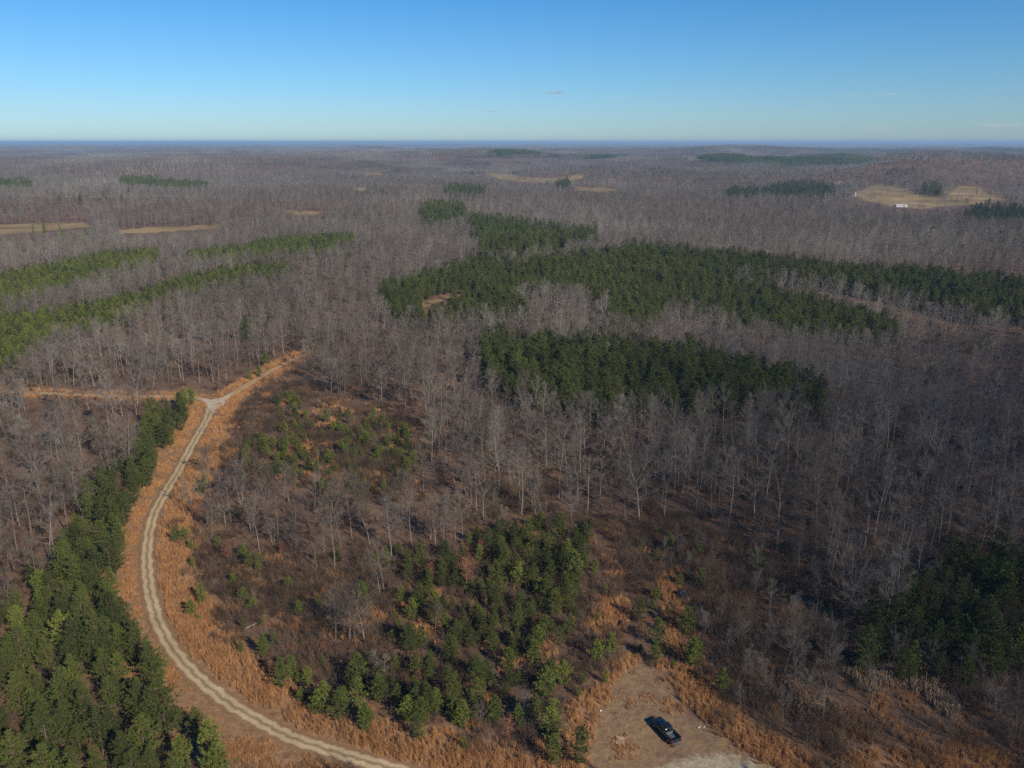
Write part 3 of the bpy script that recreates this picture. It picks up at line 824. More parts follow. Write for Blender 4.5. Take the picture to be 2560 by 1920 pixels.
# ---- pines
pX, pY, pZ, pH, pI = [], [], [], [], []
def add_pines(X, Y, Z, h, young, seed):
    g = np.random.default_rng(seed)
    for x, y, z in zip(X, Y, Z):
        yg = g.random() < young
        i = int(g.integers(5, 8)) if yg else (int(g.integers(8, 10)) if h < 5.2 else int(g.integers(0, 5)))
        pX.append(x); pY.append(y); pZ.append(z); pH.append(h * g.uniform(.64, 1.22)); pI.append(i)
stand_cells = {}
for key, s in PINE_STANDS.items():
    allp = [at(min(max(u, -200), 2400), v) for poly in s['polys'] for u, v in poly]
    r = [math.hypot(a[0], a[1]) for a in allp]; hk = sum(map(ord, key))
    if key == 'far_ridge': continue
    X, Y, Z = grid_points(s['sp'], max(40, min(r) - 120), max(r) + 60, .38, hk)
    u, v = project(X, Y, Z + s['h'] * .62)
    k = anypoly(u, v, s['polys']) | anypoly(*project(X, Y, Z + s['h'] * .62 + 2.5), s['polys']) | anypoly(*project(X, Y, Z + s['h'] * .25), s['polys'])
    if s['h'] > 9 : k &= seg_dist(X, Y, CUT) > 4.0
    k &= ALLROADS(X, Y) > 4.6
    k &= ~anypoly(*project(X, Y, Z), FIELDS)
    for a in (0, .2, .4, .6, .8, .98):
        k &= ~inpoly(*project(X, Y, Z + s['h'] * a), [(904,669),(904,663),(938,649),(1030,625),(1031,630),(950,654),(915,667)])
    k &= np.random.default_rng(5).random(X.shape) > (.45 if key == 'mid_groves' else .30 if key == 'thicket' else .16 if 'strip' in key else .06)
    if key == 'right': k &= fbm(X / 16, Y / 16, 66, 2) > -.45
    add_pines(X[k], Y[k], Z[k], s['h'], s['young'], len(key) + 3)
    print('stand', key, int(k.sum()))
for j, (poly, sp, h) in enumerate(YOUNG):
    r = [math.hypot(*at(min(max(u, -200), 2400), v)[:2]) for u, v in poly]
    X, Y, Z = grid_points(sp, max(40, min(r) - 30), max(r) + 30, .5, 40 + j)
    u, v = project(X, Y, Z + h * .5)
    k = inpoly(u, v, poly) & (ALLROADS(X, Y) > 5) & (np.random.default_rng(50 + j).random(X.shape) > .25)
    k &= ~inpoly(*project(X, Y, Z), LOT)
    add_pines(X[k], Y[k], Z[k], h, .25 if (j in (4, 5)) else .85, 60 + j)
# single small pines read off the photograph: base point, height
# evergreens dotted through the middle distance
X, Y, Z = grid_points(13.0, 330, 2300, .5, 91); g = np.random.default_rng(92)
k = (g.random(X.shape) < np.clip((fbm(X / 120, Y / 90, 93, 3) - .30) * 1.6, 0, .7)) & ~anypoly(*project(X, Y, Z + 5), FIELDS)
add_pines(X[k], Y[k], Z[k], 9.5, .15, 94)
SINGLE_PINES = [(345,1468+0,4.2),(1418,1395,5.2),(1190,1600,6.5),(1195,1655,5.0),(1160,1400,4.0),(540,1230,3.8),(527,1210,3.6),(438,1305,4.2),(415,1330,3.2),(610,1490,5.5),(570,1420,4.2),(632,1470,4.5),
 (700,1545,5.5),(735,1560,5.2),(790,1580,4.6),(820,1520,5),(880,1560,4.2),(905,1600,4.5),(1000,1570,4.2),(1560,1500,4.5),(1495,1440,5),(1380,1345,4.4),(1240,1260,6.5),(1225,1225,6),
 (398,1170,3.2),(378,1175,3.4),(1290,1430,4),(1320,1420,4.4),(1215,1480,4.2),(1250,1655,6.2),(560,815,4.6),(540,822,4.2),(575,790,4.8),(255,1400,4.5)]
SINGLE_ID = set()
for u, v, h in SINGLE_PINES:
    x, y, z = at(u, v)
    SINGLE_ID.add(len(pX))
    pX.append(x); pY.append(y); pZ.append(z); pH.append(h); pI.append(5 + len(pX) % 4)
pX, pY, pZ, pH, pI = map(np.array, (pX, pY, pZ, pH, pI))
print('pines', len(pX))

# ---- bare trees
bX, bY, bZ, bI, bS = [], [], [], [], []
def blocked(X, Y, Z, H, road_gap=6.0):
    u, v = project(X, Y, Z)
    k = ALLROADS(X, Y) < road_gap
    for a in (0.0, .3, .6, .8, .97):
        k |= anypoly(*wob(*project(X, Y, Z + H * a), X, Y), FIELDS) | anypoly(*project(X, Y, Z + H * a), CLEAR)
    k &= ~((np.random.default_rng(8).random(X.shape) < .06) & (Y > 900))
    k |= anypoly(u, v, OPEN_SCRUB) & (Y < 420)
    k |= inpoly(u, v, LOT)
    for key, s in PINE_STANDS.items():
        k |= anypoly(*project(X, Y, Z + s['h'] * .62), s['polys'])
        for a in (.45, .6, .74):
            k |= anypoly(*project(X, Y, Z + np.maximum(H * a, s['h'] * .62)), s['polys'])
    k |= seg_dist(X, Y, CUT) < 9
    return k
for sp, r0, r1, seed in ((5.7, 40, 260, 1), (4.8, 260, 460, 4), (5.6, 460, 900, 2), (7.8, 900, 2300, 3)):
    X, Y, Z = grid_points(sp, r0, r1, .46, seed)
    g = np.random.default_rng(seed + 90)
    dens = fbm(X / 38.0, Y / 38.0, 77, 2)
    kinds = g.choice(len(BARE), size=len(X), p=[.14, .13, .13, .18, .10, .16, .05, .08, .03])
    S_ = g.uniform(.66, 1.08, len(X)) * (1 + .14 * fbm(X / 90, Y / 90, 5, 2))
    S_ = np.where(np.hypot(X, Y) > 250, S_ * .9, S_)
    uu_, vv_ = project(X, Y, Z)
    belt = inpoly(uu_, vv_, [(380,1000),(1010,1000),(1010,1240),(380,1240)])
    S_ = np.where(belt, S_ * .74, S_)
    k = ~blocked(X, Y, Z, np.array([b[4] for b in BARE])[kinds] * S_) & ~(belt & (g.random(X.shape) < .35)) & (g.random(X.shape) < np.clip(.90 + .35 * dens, .3, 1))
    HH_ = np.array([b[4] for b in BARE])[kinds] * S_
    k2 = ~k & blocked(X, Y, Z, HH_) & ~blocked(X, Y, Z, HH_ * .4) & (Y > 330) & (g.random(X.shape) < .97)
    S_ = np.where(k2, S_ * .42, S_); k |= k2
    X, Y, Z = X[k], Y[k], Z[k]
    bX.append(X); bY.append(Y); bZ.append(Z); bI.append(kinds[k]); bS.append(S_[k])
# scattered clumps and single trees standing in the old clearing: base point, proto, scale
SINGLE_BARE = [(755,1385,3,.78),(790,1390,5,.8),(725,1380,7,.7),(770,1400,0,.6),(830,1280,2,.72),(822,1295,5,.62),(820,1482,8,.55),(812,1484,6,.42),(1133,1550,8,.5),(1035,1580,7,.35),(940,1370,7,.45),
 (1850,1345,3,.95),(1835,1350,5,.95),(1870,1350,5,.85),(1690,1470,4,.72),(1775,1560,3,.6),(1880,1530,5,.6),(1790,1480,1,.6),(1060,1625,5,.35),
 (460,1160,7,.6),(560,1190,1,.62),(600,1165,0,.7),(640,1180,2,.7),(545,1150,6,.75),(500,1130,7,.6),(700,1190,0,.7),(735,1180,4,.7),(760,1160,2,.72),(800,1180,1,.7),(850,1190,6,.9),(890,1180,0,.75),
 (930,1165,7,.75),(960,1170,6,.9),(1000,1165,2,.72),(520,1090,6,.8),(580,1080,6,.8),(625,1085,0,.6),(680,1110,2,.65),(740,1105,7,.7),(780,1120,8,1.0),(870,1110,1,.7),
 (1570,1420,7,.4),(1620,1460,5,.42),(1600,1400,1,.4),(1665,1400,7,.45),(1720,1430,5,.5),(1750,1400,7,.5),(1660,1330,1,.45),(1700,1360,7,.5),(1760,1340,2,.5),(1800,1420,5,.55),(1840,1440,7,.5),(1740,1500,5,.45),
 (1650,1520,5,.4),(1690,1560,7,.4),(1600,1540,7,.35),(1940,1440,5,.5),(2000,1460,7,.5),(2150,1560,5,.55),(2190,1600,7,.5),(2120,1500,5,.5),(2080,1470,7,.5)]
SB0 = sum(len(a) for a in bX)
sx, sy, sz, si, ss = [], [], [], [], []
for u, v, i, s in SINGLE_BARE:
    x, y, z = at(u, v); sx.append(x); sy.append(y); sz.append(z); si.append(i); ss.append(s)
bX.append(np.array(sx)); bY.append(np.array(sy)); bZ.append(np.array(sz)); bI.append(np.array(si)); bS.append(np.array(ss))
SB1 = SB0 + len(sx)
X, Y, Z = grid_points(3.6, 60, 330, .5, 77); u, v = project(X, Y, Z); g = np.random.default_rng(78)
k = (anypoly(u, v, [[(1480,1330),(1560,1290),(1800,1330),(1880,1400),(1900,1470),(1700,1490),(1700,1560),(1640,1540),(1560,1460)], [(2060,1440),(2500,1460),(2500,1800),(2200,1680),(2100,1590),(2080,1520)], [(1350,1150),(1720,1180),(1800,1290),(1560,1290),(1400,1230)]]) 
     & (g.random(X.shape) < np.clip(.6 + .8 * fbm(X / 12, Y / 12, 88, 2), .1, 1)))
k2 = inpoly(u, v, [(1040,900),(2500,860),(2500,1330),(1850,1330),(1760,1220),(1600,1170),(1100,1130),(1000,1160)]) & (g.random(X.shape) < np.clip(.30 + .5 * fbm(X / 15, Y / 15, 89, 2), .04, .7))
k |= k2
n = int(k.sum()); bX.append(X[k]); bY.append(Y[k]); bZ.append(Z[k]); bI.append(g.choice([5, 7, 8, 6, 3], n)); bS.append(g.uniform(.22, .46, n))
bX, bY, bZ, bI, bS = map(np.concatenate, (bX, bY, bZ, bI, bS))
print('bare trees', len(bX))

def largest(X, Y, Z, H, n, force=()):
    u, v = project(X, Y, Z + H * .6)
    dist = np.sqrt(X ** 2 + Y ** 2 + (Z - CAM_H) ** 2)
    sc = H / dist
    sc = np.where((u > -5) & (u < 2217) & (v > 0) & (v < 1665), sc, 0)
    for k in force:
        if sc[k] > 0: sc[k] += 10
    return np.argsort(-sc)[:n]

# ------------------------------------------------------------------ where a tree stands, in words
ZONES_BARE = [
 ([(300,1900),(300,1700),(0,1290),(-100,1300),(-100,860),(440,860),(330,1000),(180,1150)], 'in the leafy-floored woods left of the roadside pines'),
 ([(-100,860),(-100,600),(700,560),(700,760),(460,858)], 'in the woods beyond the side track'),
 ([(640,640),(1040,700),(1060,830),(1000,900),(640,830)], 'on the brown slope beyond the old clearing'),
 ([(420,1010),(1010,1010),(1010,1200),(420,1200)], 'in the belt below the old clearing'),
 ([(1000,860),(1330,860),(1330,1140),(1000,1190)], 'in open woods right of the old clearing'),
 ([(1330,860),(1700,860),(1700,1180),(1330,1140)], 'in the open woods below the near pine block'),
 ([(1700,840),(2300,840),(2300,1180),(1700,1180)], 'in the dark hollow at the right'),
 ([(1700,1180),(2300,1180),(2300,1480),(1700,1480)], 'beside the dark pines at the right edge'),
 ([(1500,1300),(2300,1300),(2300,1700),(1500,1700)], 'in the brush right of the parking clearing'),
 ([(420,1200),(1500,1200),(1500,1700),(420,1700)], 'alone in the brush inside the road bend'),
]
ZONES_PINE = [
 ([(-100,1450),(360,1450),(500,1700),(-100,1700)], 'in the dense roadside stand at the lower left'),
 ([(-100,1180),(300,1180),(300,1450),(-100,1450)], 'in the roadside stand where the road starts to bend'),
 ([(100,930),(400,930),(400,1180),(100,1180)], 'in the narrowing end of the roadside stand'),
 ([(370,840),(450,840),(450,930),(370,930)], 'beside the track junction'),
 ([(320,1530),(500,1530),(500,1660),(320,1660)], 'in the loose cluster inside the road shoulder'),
 ([(1840,1150),(2300,1150),(2300,1460),(1840,1460)], 'in the dark stand at the right edge'),
 ([(860,1100),(1280,1100),(1280,1330),(860,1330)], 'in the dark thicket at the centre of the bend'),
 ([(500,820),(920,820),(920,1090),(500,1090)], 'on the old clearing right of the road'),
 ([(580,1330),(1280,1330),(1280,1700),(580,1700)], 'in the low brush inside the road bend'),
 ([(340,1030),(860,1030),(860,1420),(340,1420)], 'scattered on the scrubby slope right of the road'),
 ([(1280,1100),(1720,1100),(1720,1540),(1280,1540)], 'scattered beyond the parking clearing'),
 ([(1720,1480),(2300,1480),(2300,1700),(1720,1700)], 'by the dry cattails at the lower right'),
 ([(1000,700),(1820,700),(1820,900),(1000,900)], 'in the near dark pine block'),
]
def zone(u, v, zones, default):
    for poly, t in zones:
        if inpoly(np.array([u]), np.array([v]), poly)[0]: return t
    return default

rl = random.Random(3)
def plant_thing(name, label, cat, group, loc, scl, rz, parts, tilt=(0, 0)):
    e = bpy.data.objects.new(name, None); COL.objects.link(e)
    e.empty_display_size = 0.5
    e.location = loc; e.scale = scl; e.rotation_euler = (tilt[0], tilt[1], rz)
    e['label'] = label; e['category'] = cat; e['group'] = group
    for nm, me in parts:
        o = bpy.data.objects.new(nm, me); COL.objects.link(o); o.parent = e
    return e

FORMW = {'forest': 'straight bare tree', 'wide': 'spreading bare tree', 'clump': 'many-stemmed bare tree'}
bH = np.array([BARE[i][4] for i in bI]) * bS
NB = 300
sel = largest(bX, bY, bZ, bH, NB, range(SB0, SB1))
selset = set(int(k) for k in sel)
tiltb = rs.normal(0, .03, (len(bX), 2))
rotb = rs.random(len(bX)) * 6.283
for k in sel:
    k = int(k); fm, tm, cm, jm, hh = BARE[bI[k]]
    u, v = project(bX[k], bY[k], bZ[k])
    lab = ('tall ' if bH[k] > 14.5 else 'small ' if bH[k] < 9.5 else 'middling ') + FORMW[fm] + ' ' + zone(float(u), float(v), ZONES_BARE, 'in the far bare woods')
    plant_thing('bare_tree', lab, 'tree', 'bare hardwood trees', (bX[k], bY[k], bZ[k]), (bS[k],) * 3, rotb[k], (('trunk', tm), ('crown', cm)), tuple(tiltb[k]))
rest = np.array([k for k in range(len(bX)) if k not in selset])
scatter('bare_forest', C_BARE, np.stack([bX, bY, bZ], 1)[rest], rotb[rest], np.repeat(bS[rest, None], 3, 1), bI[rest], tiltb[rest], kind='stuff', label='leafless grey-brown hardwood forest covering the hills beyond')

pBase = np.array([PINES[i][4] for i in pI]); pS = pH / pBase
NP_ = 300
selp = largest(pX, pY, pZ, pH, NP_, SINGLE_ID)
selpset = set(int(k) for k in selp)
rotp = rs.random(len(pX)) * 6.283
wj = rs.uniform(.88, 1.12, len(pX))
pW = np.where(pS > 1.1, np.sqrt(pS), pS) * wj * 1.05
for k in selp:
    k = int(k); yg, tm, cm, jm, hh = PINES[pI[k]]
    u, v = project(pX[k], pY[k], pZ[k])
    size = 'tall' if pH[k] > 8.6 else ('middling' if pH[k] > 6 else ('small' if pH[k] > 4 else 'very small'))
    colr = 'yellow-green' if pI[k] in (5, 6, 7) else 'dark green'
    lab = '%s %s pine %s' % (size, colr, zone(float(u), float(v), ZONES_PINE, 'in the far pine block'))
    plant_thing('pine_tree', lab, 'pine', 'pine trees', (pX[k], pY[k], pZ[k]), (pW[k], pW[k], pS[k]), rotp[k], (('trunk', tm), ('crown', cm)))
rest = np.array([k for k in range(len(pX)) if k not in selpset])
scatter('pine_forest', C_PINE, np.stack([pX, pY, pZ], 1)[rest], rotp[rest], np.stack([pW, pW, pS], 1)[rest], pI[rest], kind='stuff', label='dense dark green pine blocks and strips among the bare woods')

# russet oaks
OAK_PX = [(1008,1268,6.5,'tallest russet-leaved oak beside the dark pine thicket'),(937,1345,5.0,'russet-leaved oak with pale bare stem left of the pine thicket'),(1097,1600,4.2,'small russet-leaved oak above the roadside grass'),
 (930,1262,4.5,'rusty oak sapling at the upper left of the pine thicket'),(425,1120,4.6,'broad russet oak near the shaded stretch of road'),(493,1215,4.8,'round russet oak in the brush right of the road'),
 (905,1480,3.0,'low rusty oak sapling at the pine thicket foot'),(1040,1200,3.6,'rusty oak sapling just above the pine thicket'),(610,1200,3.4,'faded rusty oak sapling under the pale-stemmed belt'),
 (1875,1265,3.4,'rusty sapling under the bare trees at the right'),(700,1420,3.0,'low rusty sapling left of the big grey tree group'),(1530,1330,3.0,'rusty sapling beyond the hunting stand')]
for i, (u, v, h, lab) in enumerate(OAK_PX):
    x, y, z = at(u, v)
    tm, cm = OAKS[i % 3]
    plant_thing('russet_oak', lab, 'oak', 'russet-leaved oak saplings', (x, y, z), (h / 6,) * 3, i * 1.3, (('trunk', tm), ('crown', cm)))

# ---- far canopy
X, Y, Z = grid_points(62.0, 2250, 9600, .3, 9)
u, v = project(X, Y, Z + 8)
isf = anypoly(u, v, FIELDS)
green = anypoly(u, v, PINE_STANDS['far_ridge']['polys'])
k = ~isf & ~green
scatter('distant_bare_forest', C_FAR, np.stack([X, Y, Z], 1)[k], rs.random(k.sum()) * 6.28, np.repeat(rs.uniform(.9, 1.1, (k.sum(), 1)), 3, 1), rs.integers(0, 3, k.sum()), kind='stuff', label='bare forest fading to blue towards the horizon')
X, Y, Z = grid_points(30.0, 2300, 9600, .3, 10)
u, v = project(X, Y, Z + 8)
k = anypoly(u, v, PINE_STANDS['far_ridge']['polys'])
scatter('distant_pine_ridge', C_FARG, np.stack([X, Y, Z], 1)[k], rs.random(k.sum()) * 6.28, np.ones((k.sum(), 3)), rs.integers(0, 2, k.sum()), kind='stuff', label='dark pine-covered ridges near the horizon')

# ---- brush
bx, by, bz, bi, bs = [], [], [], [], []
for sp, r0, r1, seed in ((2.35, 40, 330, 21), (5.0, 330, 620, 22)):
    X, Y, Z = grid_points(sp, r0, r1, .5, seed)
    u, v = project(X, Y, Z)
    g = np.random.default_rng(seed)
    scrub = anypoly(u, v, OPEN_SCRUB) & (Y < 420)
    sed = anypoly(u, v, SEDGE)
    rd = ALLROADS(X, Y)
    dn = fbm(X / 14.0, Y / 14.0, 31, 3)
    p = np.where(scrub, np.clip(.80 + 1.1 * dn, 0.06, 1), np.where(u > 1000, np.clip(.42 + .7 * dn, 0.03, .9), np.clip(.2 + .5 * dn, 0.0, .6)))
    p = np.where((u > 1500) & (v > 1180), np.clip(p + .45, 0, 1), p)
    p = np.where(sed, .02, p); p = np.where(rd < 9, .05, p); p = np.where(rd < 5.0, 0, p); p = np.where(inpoly(u, v, LOT), 0, p)
    p = np.where(anypoly(u, v, CATTAIL), .15, p)
    k = g.random(X.shape) < p
    n = int(k.sum())
    tall = ((u > 1500) & (v > 1250))[k]
    ii = np.where(tall & (g.random(n) < .55), g.choice([3, 5], n), g.choice(6, n, p=[.25, .2, .25, .1, .17, .03]))
    bx.append(X[k]); by.append(Y[k]); bz.append(Z[k]); bi.append(ii); bs.append(g.uniform(.7, 1.25, n))
bx, by, bz, bi, bs = map(np.concatenate, (bx, by, bz, bi, bs))
print('brush', len(bx))
scatter('brush', C_BRUSH, np.stack([bx, by, bz], 1), rs.random(len(bx)) * 6.28, np.repeat(bs[:, None], 3, 1), bi, kind='stuff', label='leafless brown brush covering the old clearing and forest floor')

# ---- broomsedge
X, Y, Z = grid_points(.66, 60, 330, .5, 31)
u, v = project(X, Y, Z)
rd = ALLROADS(X, Y); g = np.random.default_rng(31)
dn = fbm(X / 5.0, Y / 5.0, 41, 3)
p = np.where(anypoly(u, v, SEDGE), .85, 0.0)
rd2 = np.minimum(seg_dist(X, Y, ROAD), np.minimum(2.6 + seg_dist(X, Y, LEFT) * 2.2, 1.6 + seg_dist(X, Y, RIGHT) * 1.5))
roadg = np.clip(1.6 - np.abs(rd2 - 5.0) / 3.4, 0, .95) * (rd > 2.1)
left = (seg_side(X, Y, ROAD) < 0) & (seg_dist(X, Y, ROAD) < 16)
p = np.maximum(p, roadg * np.where(left, np.clip(.62 + 1.5 * dn, .12, .95), np.clip(.8 + 1.0 * dn, .25, 1)))
scr = anypoly(u, v, OPEN_SCRUB) & (Y < 420)
p = np.maximum(p, np.where(scr, np.clip((dn - .05) * 1.0, 0, .42), 0))
p = np.where(inpoly(u, v, LOT), np.maximum(p * .1, np.clip(dn * .6 + .06, 0, .4)), p)
p = np.where(inpoly(u, v, PALE_LOT) | (rd < 2.0), 0, p)
k = g.random(X.shape) < p * np.clip(.85 + .8 * dn, .35, 1)
n = int(k.sum()); print('sedge', n)
ss_ = g.uniform(.65, 1.2, n)[:, None] * np.ones((n, 3)); ss_[:, 2] *= np.where(scr[k], .9, 1.15) * np.where(left[k], .55, 1.0) * np.where(inpoly(u, v, LOT)[k], .5, 1.0)
scatter('broomsedge_grass', C_SEDGE, np.stack([X, Y, Z], 1)[k], g.uniform(-.5, .5, n), ss_, g.integers(0, 4, n), kind='stuff', label='orange dry broomsedge lining the road and clearing')
X, Y, Z = grid_points(1.5, 60, 330, .5, 33)
u, v = project(X, Y, Z); g = np.random.default_rng(33)
k = anypoly(u, v, CATTAIL) & (g.random(X.shape) < np.clip(.35 + 1.3 * fbm(X / 5., Y / 5., 9, 2), 0, 1))
n = int(k.sum())
scatter('cattails', C_CAT, np.stack([X, Y, Z], 1)[k], g.random(n) * 6.28, np.ones((n, 3)) * g.uniform(.7, 1.1, n)[:, None], g.integers(0, 3, n), kind='stuff', label='pale dry cattails in the wet spot at lower right')

# ------------------------------------------------------------------ pickup truck
def simple(name, col, rough=.5, spec=.5, metal=0.0):
    m, n, b = mat(name, rough, spec); b.inputs['Base Color'].default_value = (*col, 1); b.inputs['Metallic'].default_value = metal
    g = n.nodes.new('ShaderNodeTexCoord')
    f = noise(n, g.outputs['Object'], 6.0, 4)
    n.links.new(ramp(n, f, [(0.3, tuple(c * .85 for c in col)), (0.7, tuple(min(c * 1.15, 1) for c in col))]), b.inputs['Base Color'])
    return m
M_PAINT = simple('black_paint', (.010,.011,.013), .22, .6); M_PAINT.node_tree.nodes['Principled BSDF'].inputs['Coat Weight'].default_value = .15
M_GLASS = simple('dark_glass', (.012,.014,.018), .06, .8)
M_RUB = simple('black_rubber', (.02,.02,.02), .85, .2)
M_ALLOY = simple('wheel_alloy', (.35,.35,.36), .35, .5, .9)
M_CHROME = simple('chrome', (.75,.75,.76), .14, .5, 1.0)
M_LINER = simple('bed_liner', (.09,.10,.105), .55, .4)
M_RED = simple('red_lens', (.25,.01,.01), .2, .6)
M_CLEARL = simple('clear_lens', (.6,.6,.6), .15, .6)
M_STEEL = simple('grey_steel', (.22,.22,.23), .45, .5, .6)
M_WOODP = simple('weathered_plywood', (.34,.27,.19), .8, .2)
M_WHITE = simple('white_plastic', (.82,.82,.80), .5, .4)
M_WMETAL = simple('white_roof_metal', (.40,.41,.42), .4, .4)
M_CANVAS = simple('dark_canvas', (.020,.024,.028), .75, .25)
M_POLE = simple('pale_pole', (.55,.53,.50), .5, .4)
M_LOG = simple('bleached_wood', (.42,.37,.32), .85, .2)

def loft(B, secs, m=0, cap=True):
    """secs: (x, half width, z low, z high, corner radius)"""
    base = len(B.v); N = 12
    for x, hw, z0, z1, r in secs:
        for (cx, cz, a0) in ((hw - r, z0 + r, -90), (hw - r, z1 - r, 0), (-hw + r, z1 - r, 90), (-hw + r, z0 + r, 180)):
            for k in range(3):
                a = math.radians(a0 + 45 * k); B.v.append((x, cx + r * math.cos(a), cz + r * math.sin(a)))
    for i in range(len(secs) - 1):
        for k in range(N):
            k2 = (k + 1) % N; a = base + i * N
            B.f.append((a + k, a + N + k, a + N + k2, a + k2)); B.m.append(m)
    if cap:
        B.f.append(tuple(base + k for k in range(N))); B.m.append(m)
        B.f.append(tuple(base + (len(secs) - 1) * N + k for k in range(N - 1, -1, -1))); B.m.append(m)

def part(name, B, mats, parent, smooth=False, bevel=0, **pr):
    me = B.mesh(name, mats)
    bm = bmesh.new(); bm.from_mesh(me); bmesh.ops.recalc_face_normals(bm, faces=bm.faces)
    if bevel: bmesh.ops.bevel(bm, geom=list(bm.edges), offset=bevel, segments=2, affect='EDGES', clamp_overlap=True)
    bm.to_mesh(me); bm.free()
    if smooth:
        for p in me.polygons: p.use_smooth = True
    return link(name, me, parent, **pr)

def truck(loc, rz):
    t = bpy.data.objects.new('pickup_truck', None); COL.objects.link(t); t.location = loc; t.rotation_euler = (0, 0, rz)
    t['label'] = 'black crew cab pickup truck parked in the worn clearing, open bed facing the camera'; t['category'] = 'pickup truck'
    B = MB()   # nose, cab lower half, sills
    loft(B, [(2.92,.86,.48,.98,.10),(2.84,.95,.42,1.10,.14),(2.3,.99,.40,1.17,.14),(1.35,1.0,.38,1.24,.12),(1.2,1.0,.38,1.26,.10),(-.92,1.0,.38,1.28,.10)])
    part('body', B, [M_PAINT], t, True)
    B = MB()   # roof and pillars
    loft(B, [(1.34,.80,1.22,1.27,.02),(.60,.74,1.24,1.86,.10),(.2,.73,1.24,1.92,.12),(-.55,.73,1.24,1.91,.12),(-.80,.74,1.24,1.84,.10),(-.93,.80,1.24,1.30,.02)])
    cab = part('cab', B, [M_PAINT], t, True)
    for s in (-1, 1):
        for x0, x1 in ((.62, -.02), (-.10, -.72)):
            B = MB(); z0, z1 = 1.33, 1.72
            y0, y1 = .797 * s, .757 * s
            xs = x0 + (.28 if x0 > .5 else 0)
            B.v = [(xs, y0, z0), (x1, y0, z0), (x1, y1, z1), (x0 - .05, y1, z1)]; B.v += [(a, b - .02 * s, c) for a, b, c in B.v]
            B.f = [(0,1,2,3),(7,6,5,4),(0,4,5,1),(1,5,6,2),(2,6,7,3),(3,7,4,0)]; B.m = [0] * 6
            part('side_window', B, [M_GLASS], cab)
    B = MB(); B.v = [(1.27,-.70,1.33),(1.27,.70,1.33),(.70,.62,1.82),(.70,-.62,1.82)]; B.v += [(a-.03,b,c-.02) for a,b,c in B.v]
    B.f = [(0,1,2,3),(7,6,5,4),(0,4,5,1),(1,5,6,2),(2,6,7,3),(3,7,4,0)]; B.m=[0]*6; part('windshield', B, [M_GLASS], cab)
    B = MB(); B.v = [(-.945,-.66,1.36),(-.945,.66,1.36),(-.845,.60,1.78),(-.845,-.60,1.78)]; B.v += [(a+.03,b,c) for a,b,c in B.v]
    B.f = [(0,1,2,3),(7,6,5,4),(0,4,5,1),(1,5,6,2),(2,6,7,3),(3,7,4,0)]; B.m=[0]*6; part('rear_window', B, [M_GLASS], cab)
    B = MB(); B.box((-.86, 0, 1.895), (.05, 1.1, .03)); part('cab_rear_strip', B, [M_CHROME], cab)  # chrome strip across the cab's rear roof edge
    # bed: floor and three walls
    B = MB(); B.box((-1.88, 0, .62), (1.86, 1.62, .08)); B.box((-1.88, .806, .86), (1.86, .012, .56)); B.box((-1.88, -.806, .86), (1.86, .012, .56)); B.box((-.965, 0, .86), (.02, 1.6, .56))
    for k in range(9): B.box((-1.88, -.68 + .17 * k, .672), (1.8, .07, .022))
    part('bed_liner', B, [M_LINER], t)
    for s in (-1, 1):
        B = MB(); B.box((-1.89, .905 * s, .86), (1.90, .185, .84)); part('bed_side', B, [M_PAINT], t, bevel=.035)
    B = MB(); B.box((-2.87, 0, .92), (.08, 1.72, .62)); tg = part('tailgate', B, [M_PAINT], t, bevel=.02)
    B = MB(); B.box((-2.925, 0, 1.02), (.025, .34, .06)); part('tailgate_handle', B, [M_CHROME], tg)
    B = MB(); B.box((-3.0, 0, .58), (.2, 1.86, .2)); part('rear_bumper', B, [M_CHROME], t, bevel=.03)
    B = MB(); B.box((2.97, 0, .56), (.16, 1.8, .22)); part('front_bumper', B, [M_CHROME], t, bevel=.03)
    B = MB(); B.box((2.93, 0, .86), (.06, 1.1, .26)); part('grille', B, [M_RUB], t)
    for s in (-1, 1):
        B = MB(); B.box((-2.88, .92 * s, 1.02), (.09, .14, .36)); part('taillight', B, [M_RED], t, bevel=.015)
        B = MB(); B.box((2.88, .76 * s, .92), (.12, .26, .2)); part('headlight', B, [M_CLEARL], t, bevel=.02)
        B = MB(); B.box((1.0, 1.10 * s, 1.36), (.1, .22, .18)); part('mirror', B, [M_PAINT], t, bevel=.03)
        B = MB(); B.box((.15, 1.02 * s, .40), (2.1, .14, .05)); part('running_board', B, [M_RUB], t)
        B = MB(); B.box((.3, 1.006 * s, 1.12), (.22, .02, .035)); B.box((-.5, 1.006 * s, 1.12), (.22, .02, .035)); part('door_handle', B, [M_CHROME], t)
        for x in (1.95, -1.85):
            B = MB(); pts = [(x, .80 * s, .40), (x, .84 * s, .40), (x, 1.0 * s, .40), (x, 1.03 * s, .40)]
            B.tube(pts, [.36, .40, .40, .36], 20); wh = part('wheel', B, [M_RUB], t, True)
            B = MB(); B.tube([(x, 1.02 * s, .40), (x, 1.045 * s, .40)], [.25, .22], 16)
            for k in range(5):
                a = k * 1.2566; B.box((x + .12 * math.cos(a), 1.05 * s, .40 + .12 * math.sin(a)), (.06, .02, .06))
            part('rim', B, [M_ALLOY], wh)
            B = MB(); B.tube([(x, .985 * s, .44), (x, 1.012 * s, .44)], [.47, .47], 20); part('wheel_arch', B, [M_RUB], t)
    B = MB()   # cargo rack on the hitch
    for y in (-.72, .72): B.box((-3.62, y, .50), (.62, .05, .05))
    for x in (-3.34, -3.52, -3.72, -3.92): B.box((x, 0, .52), (.045, 1.44, .045))
    B.box((-3.22, 0, .47), (.45, .07, .07)); B.box((-3.93, .72, .66), (.05, .05, .30)); B.box((-3.93, -.72, .66), (.05, .05, .30)); B.box((-3.93, 0, .80), (.04, 1.44, .04))
    part('hitch_rack', B, [M_STEEL], t)
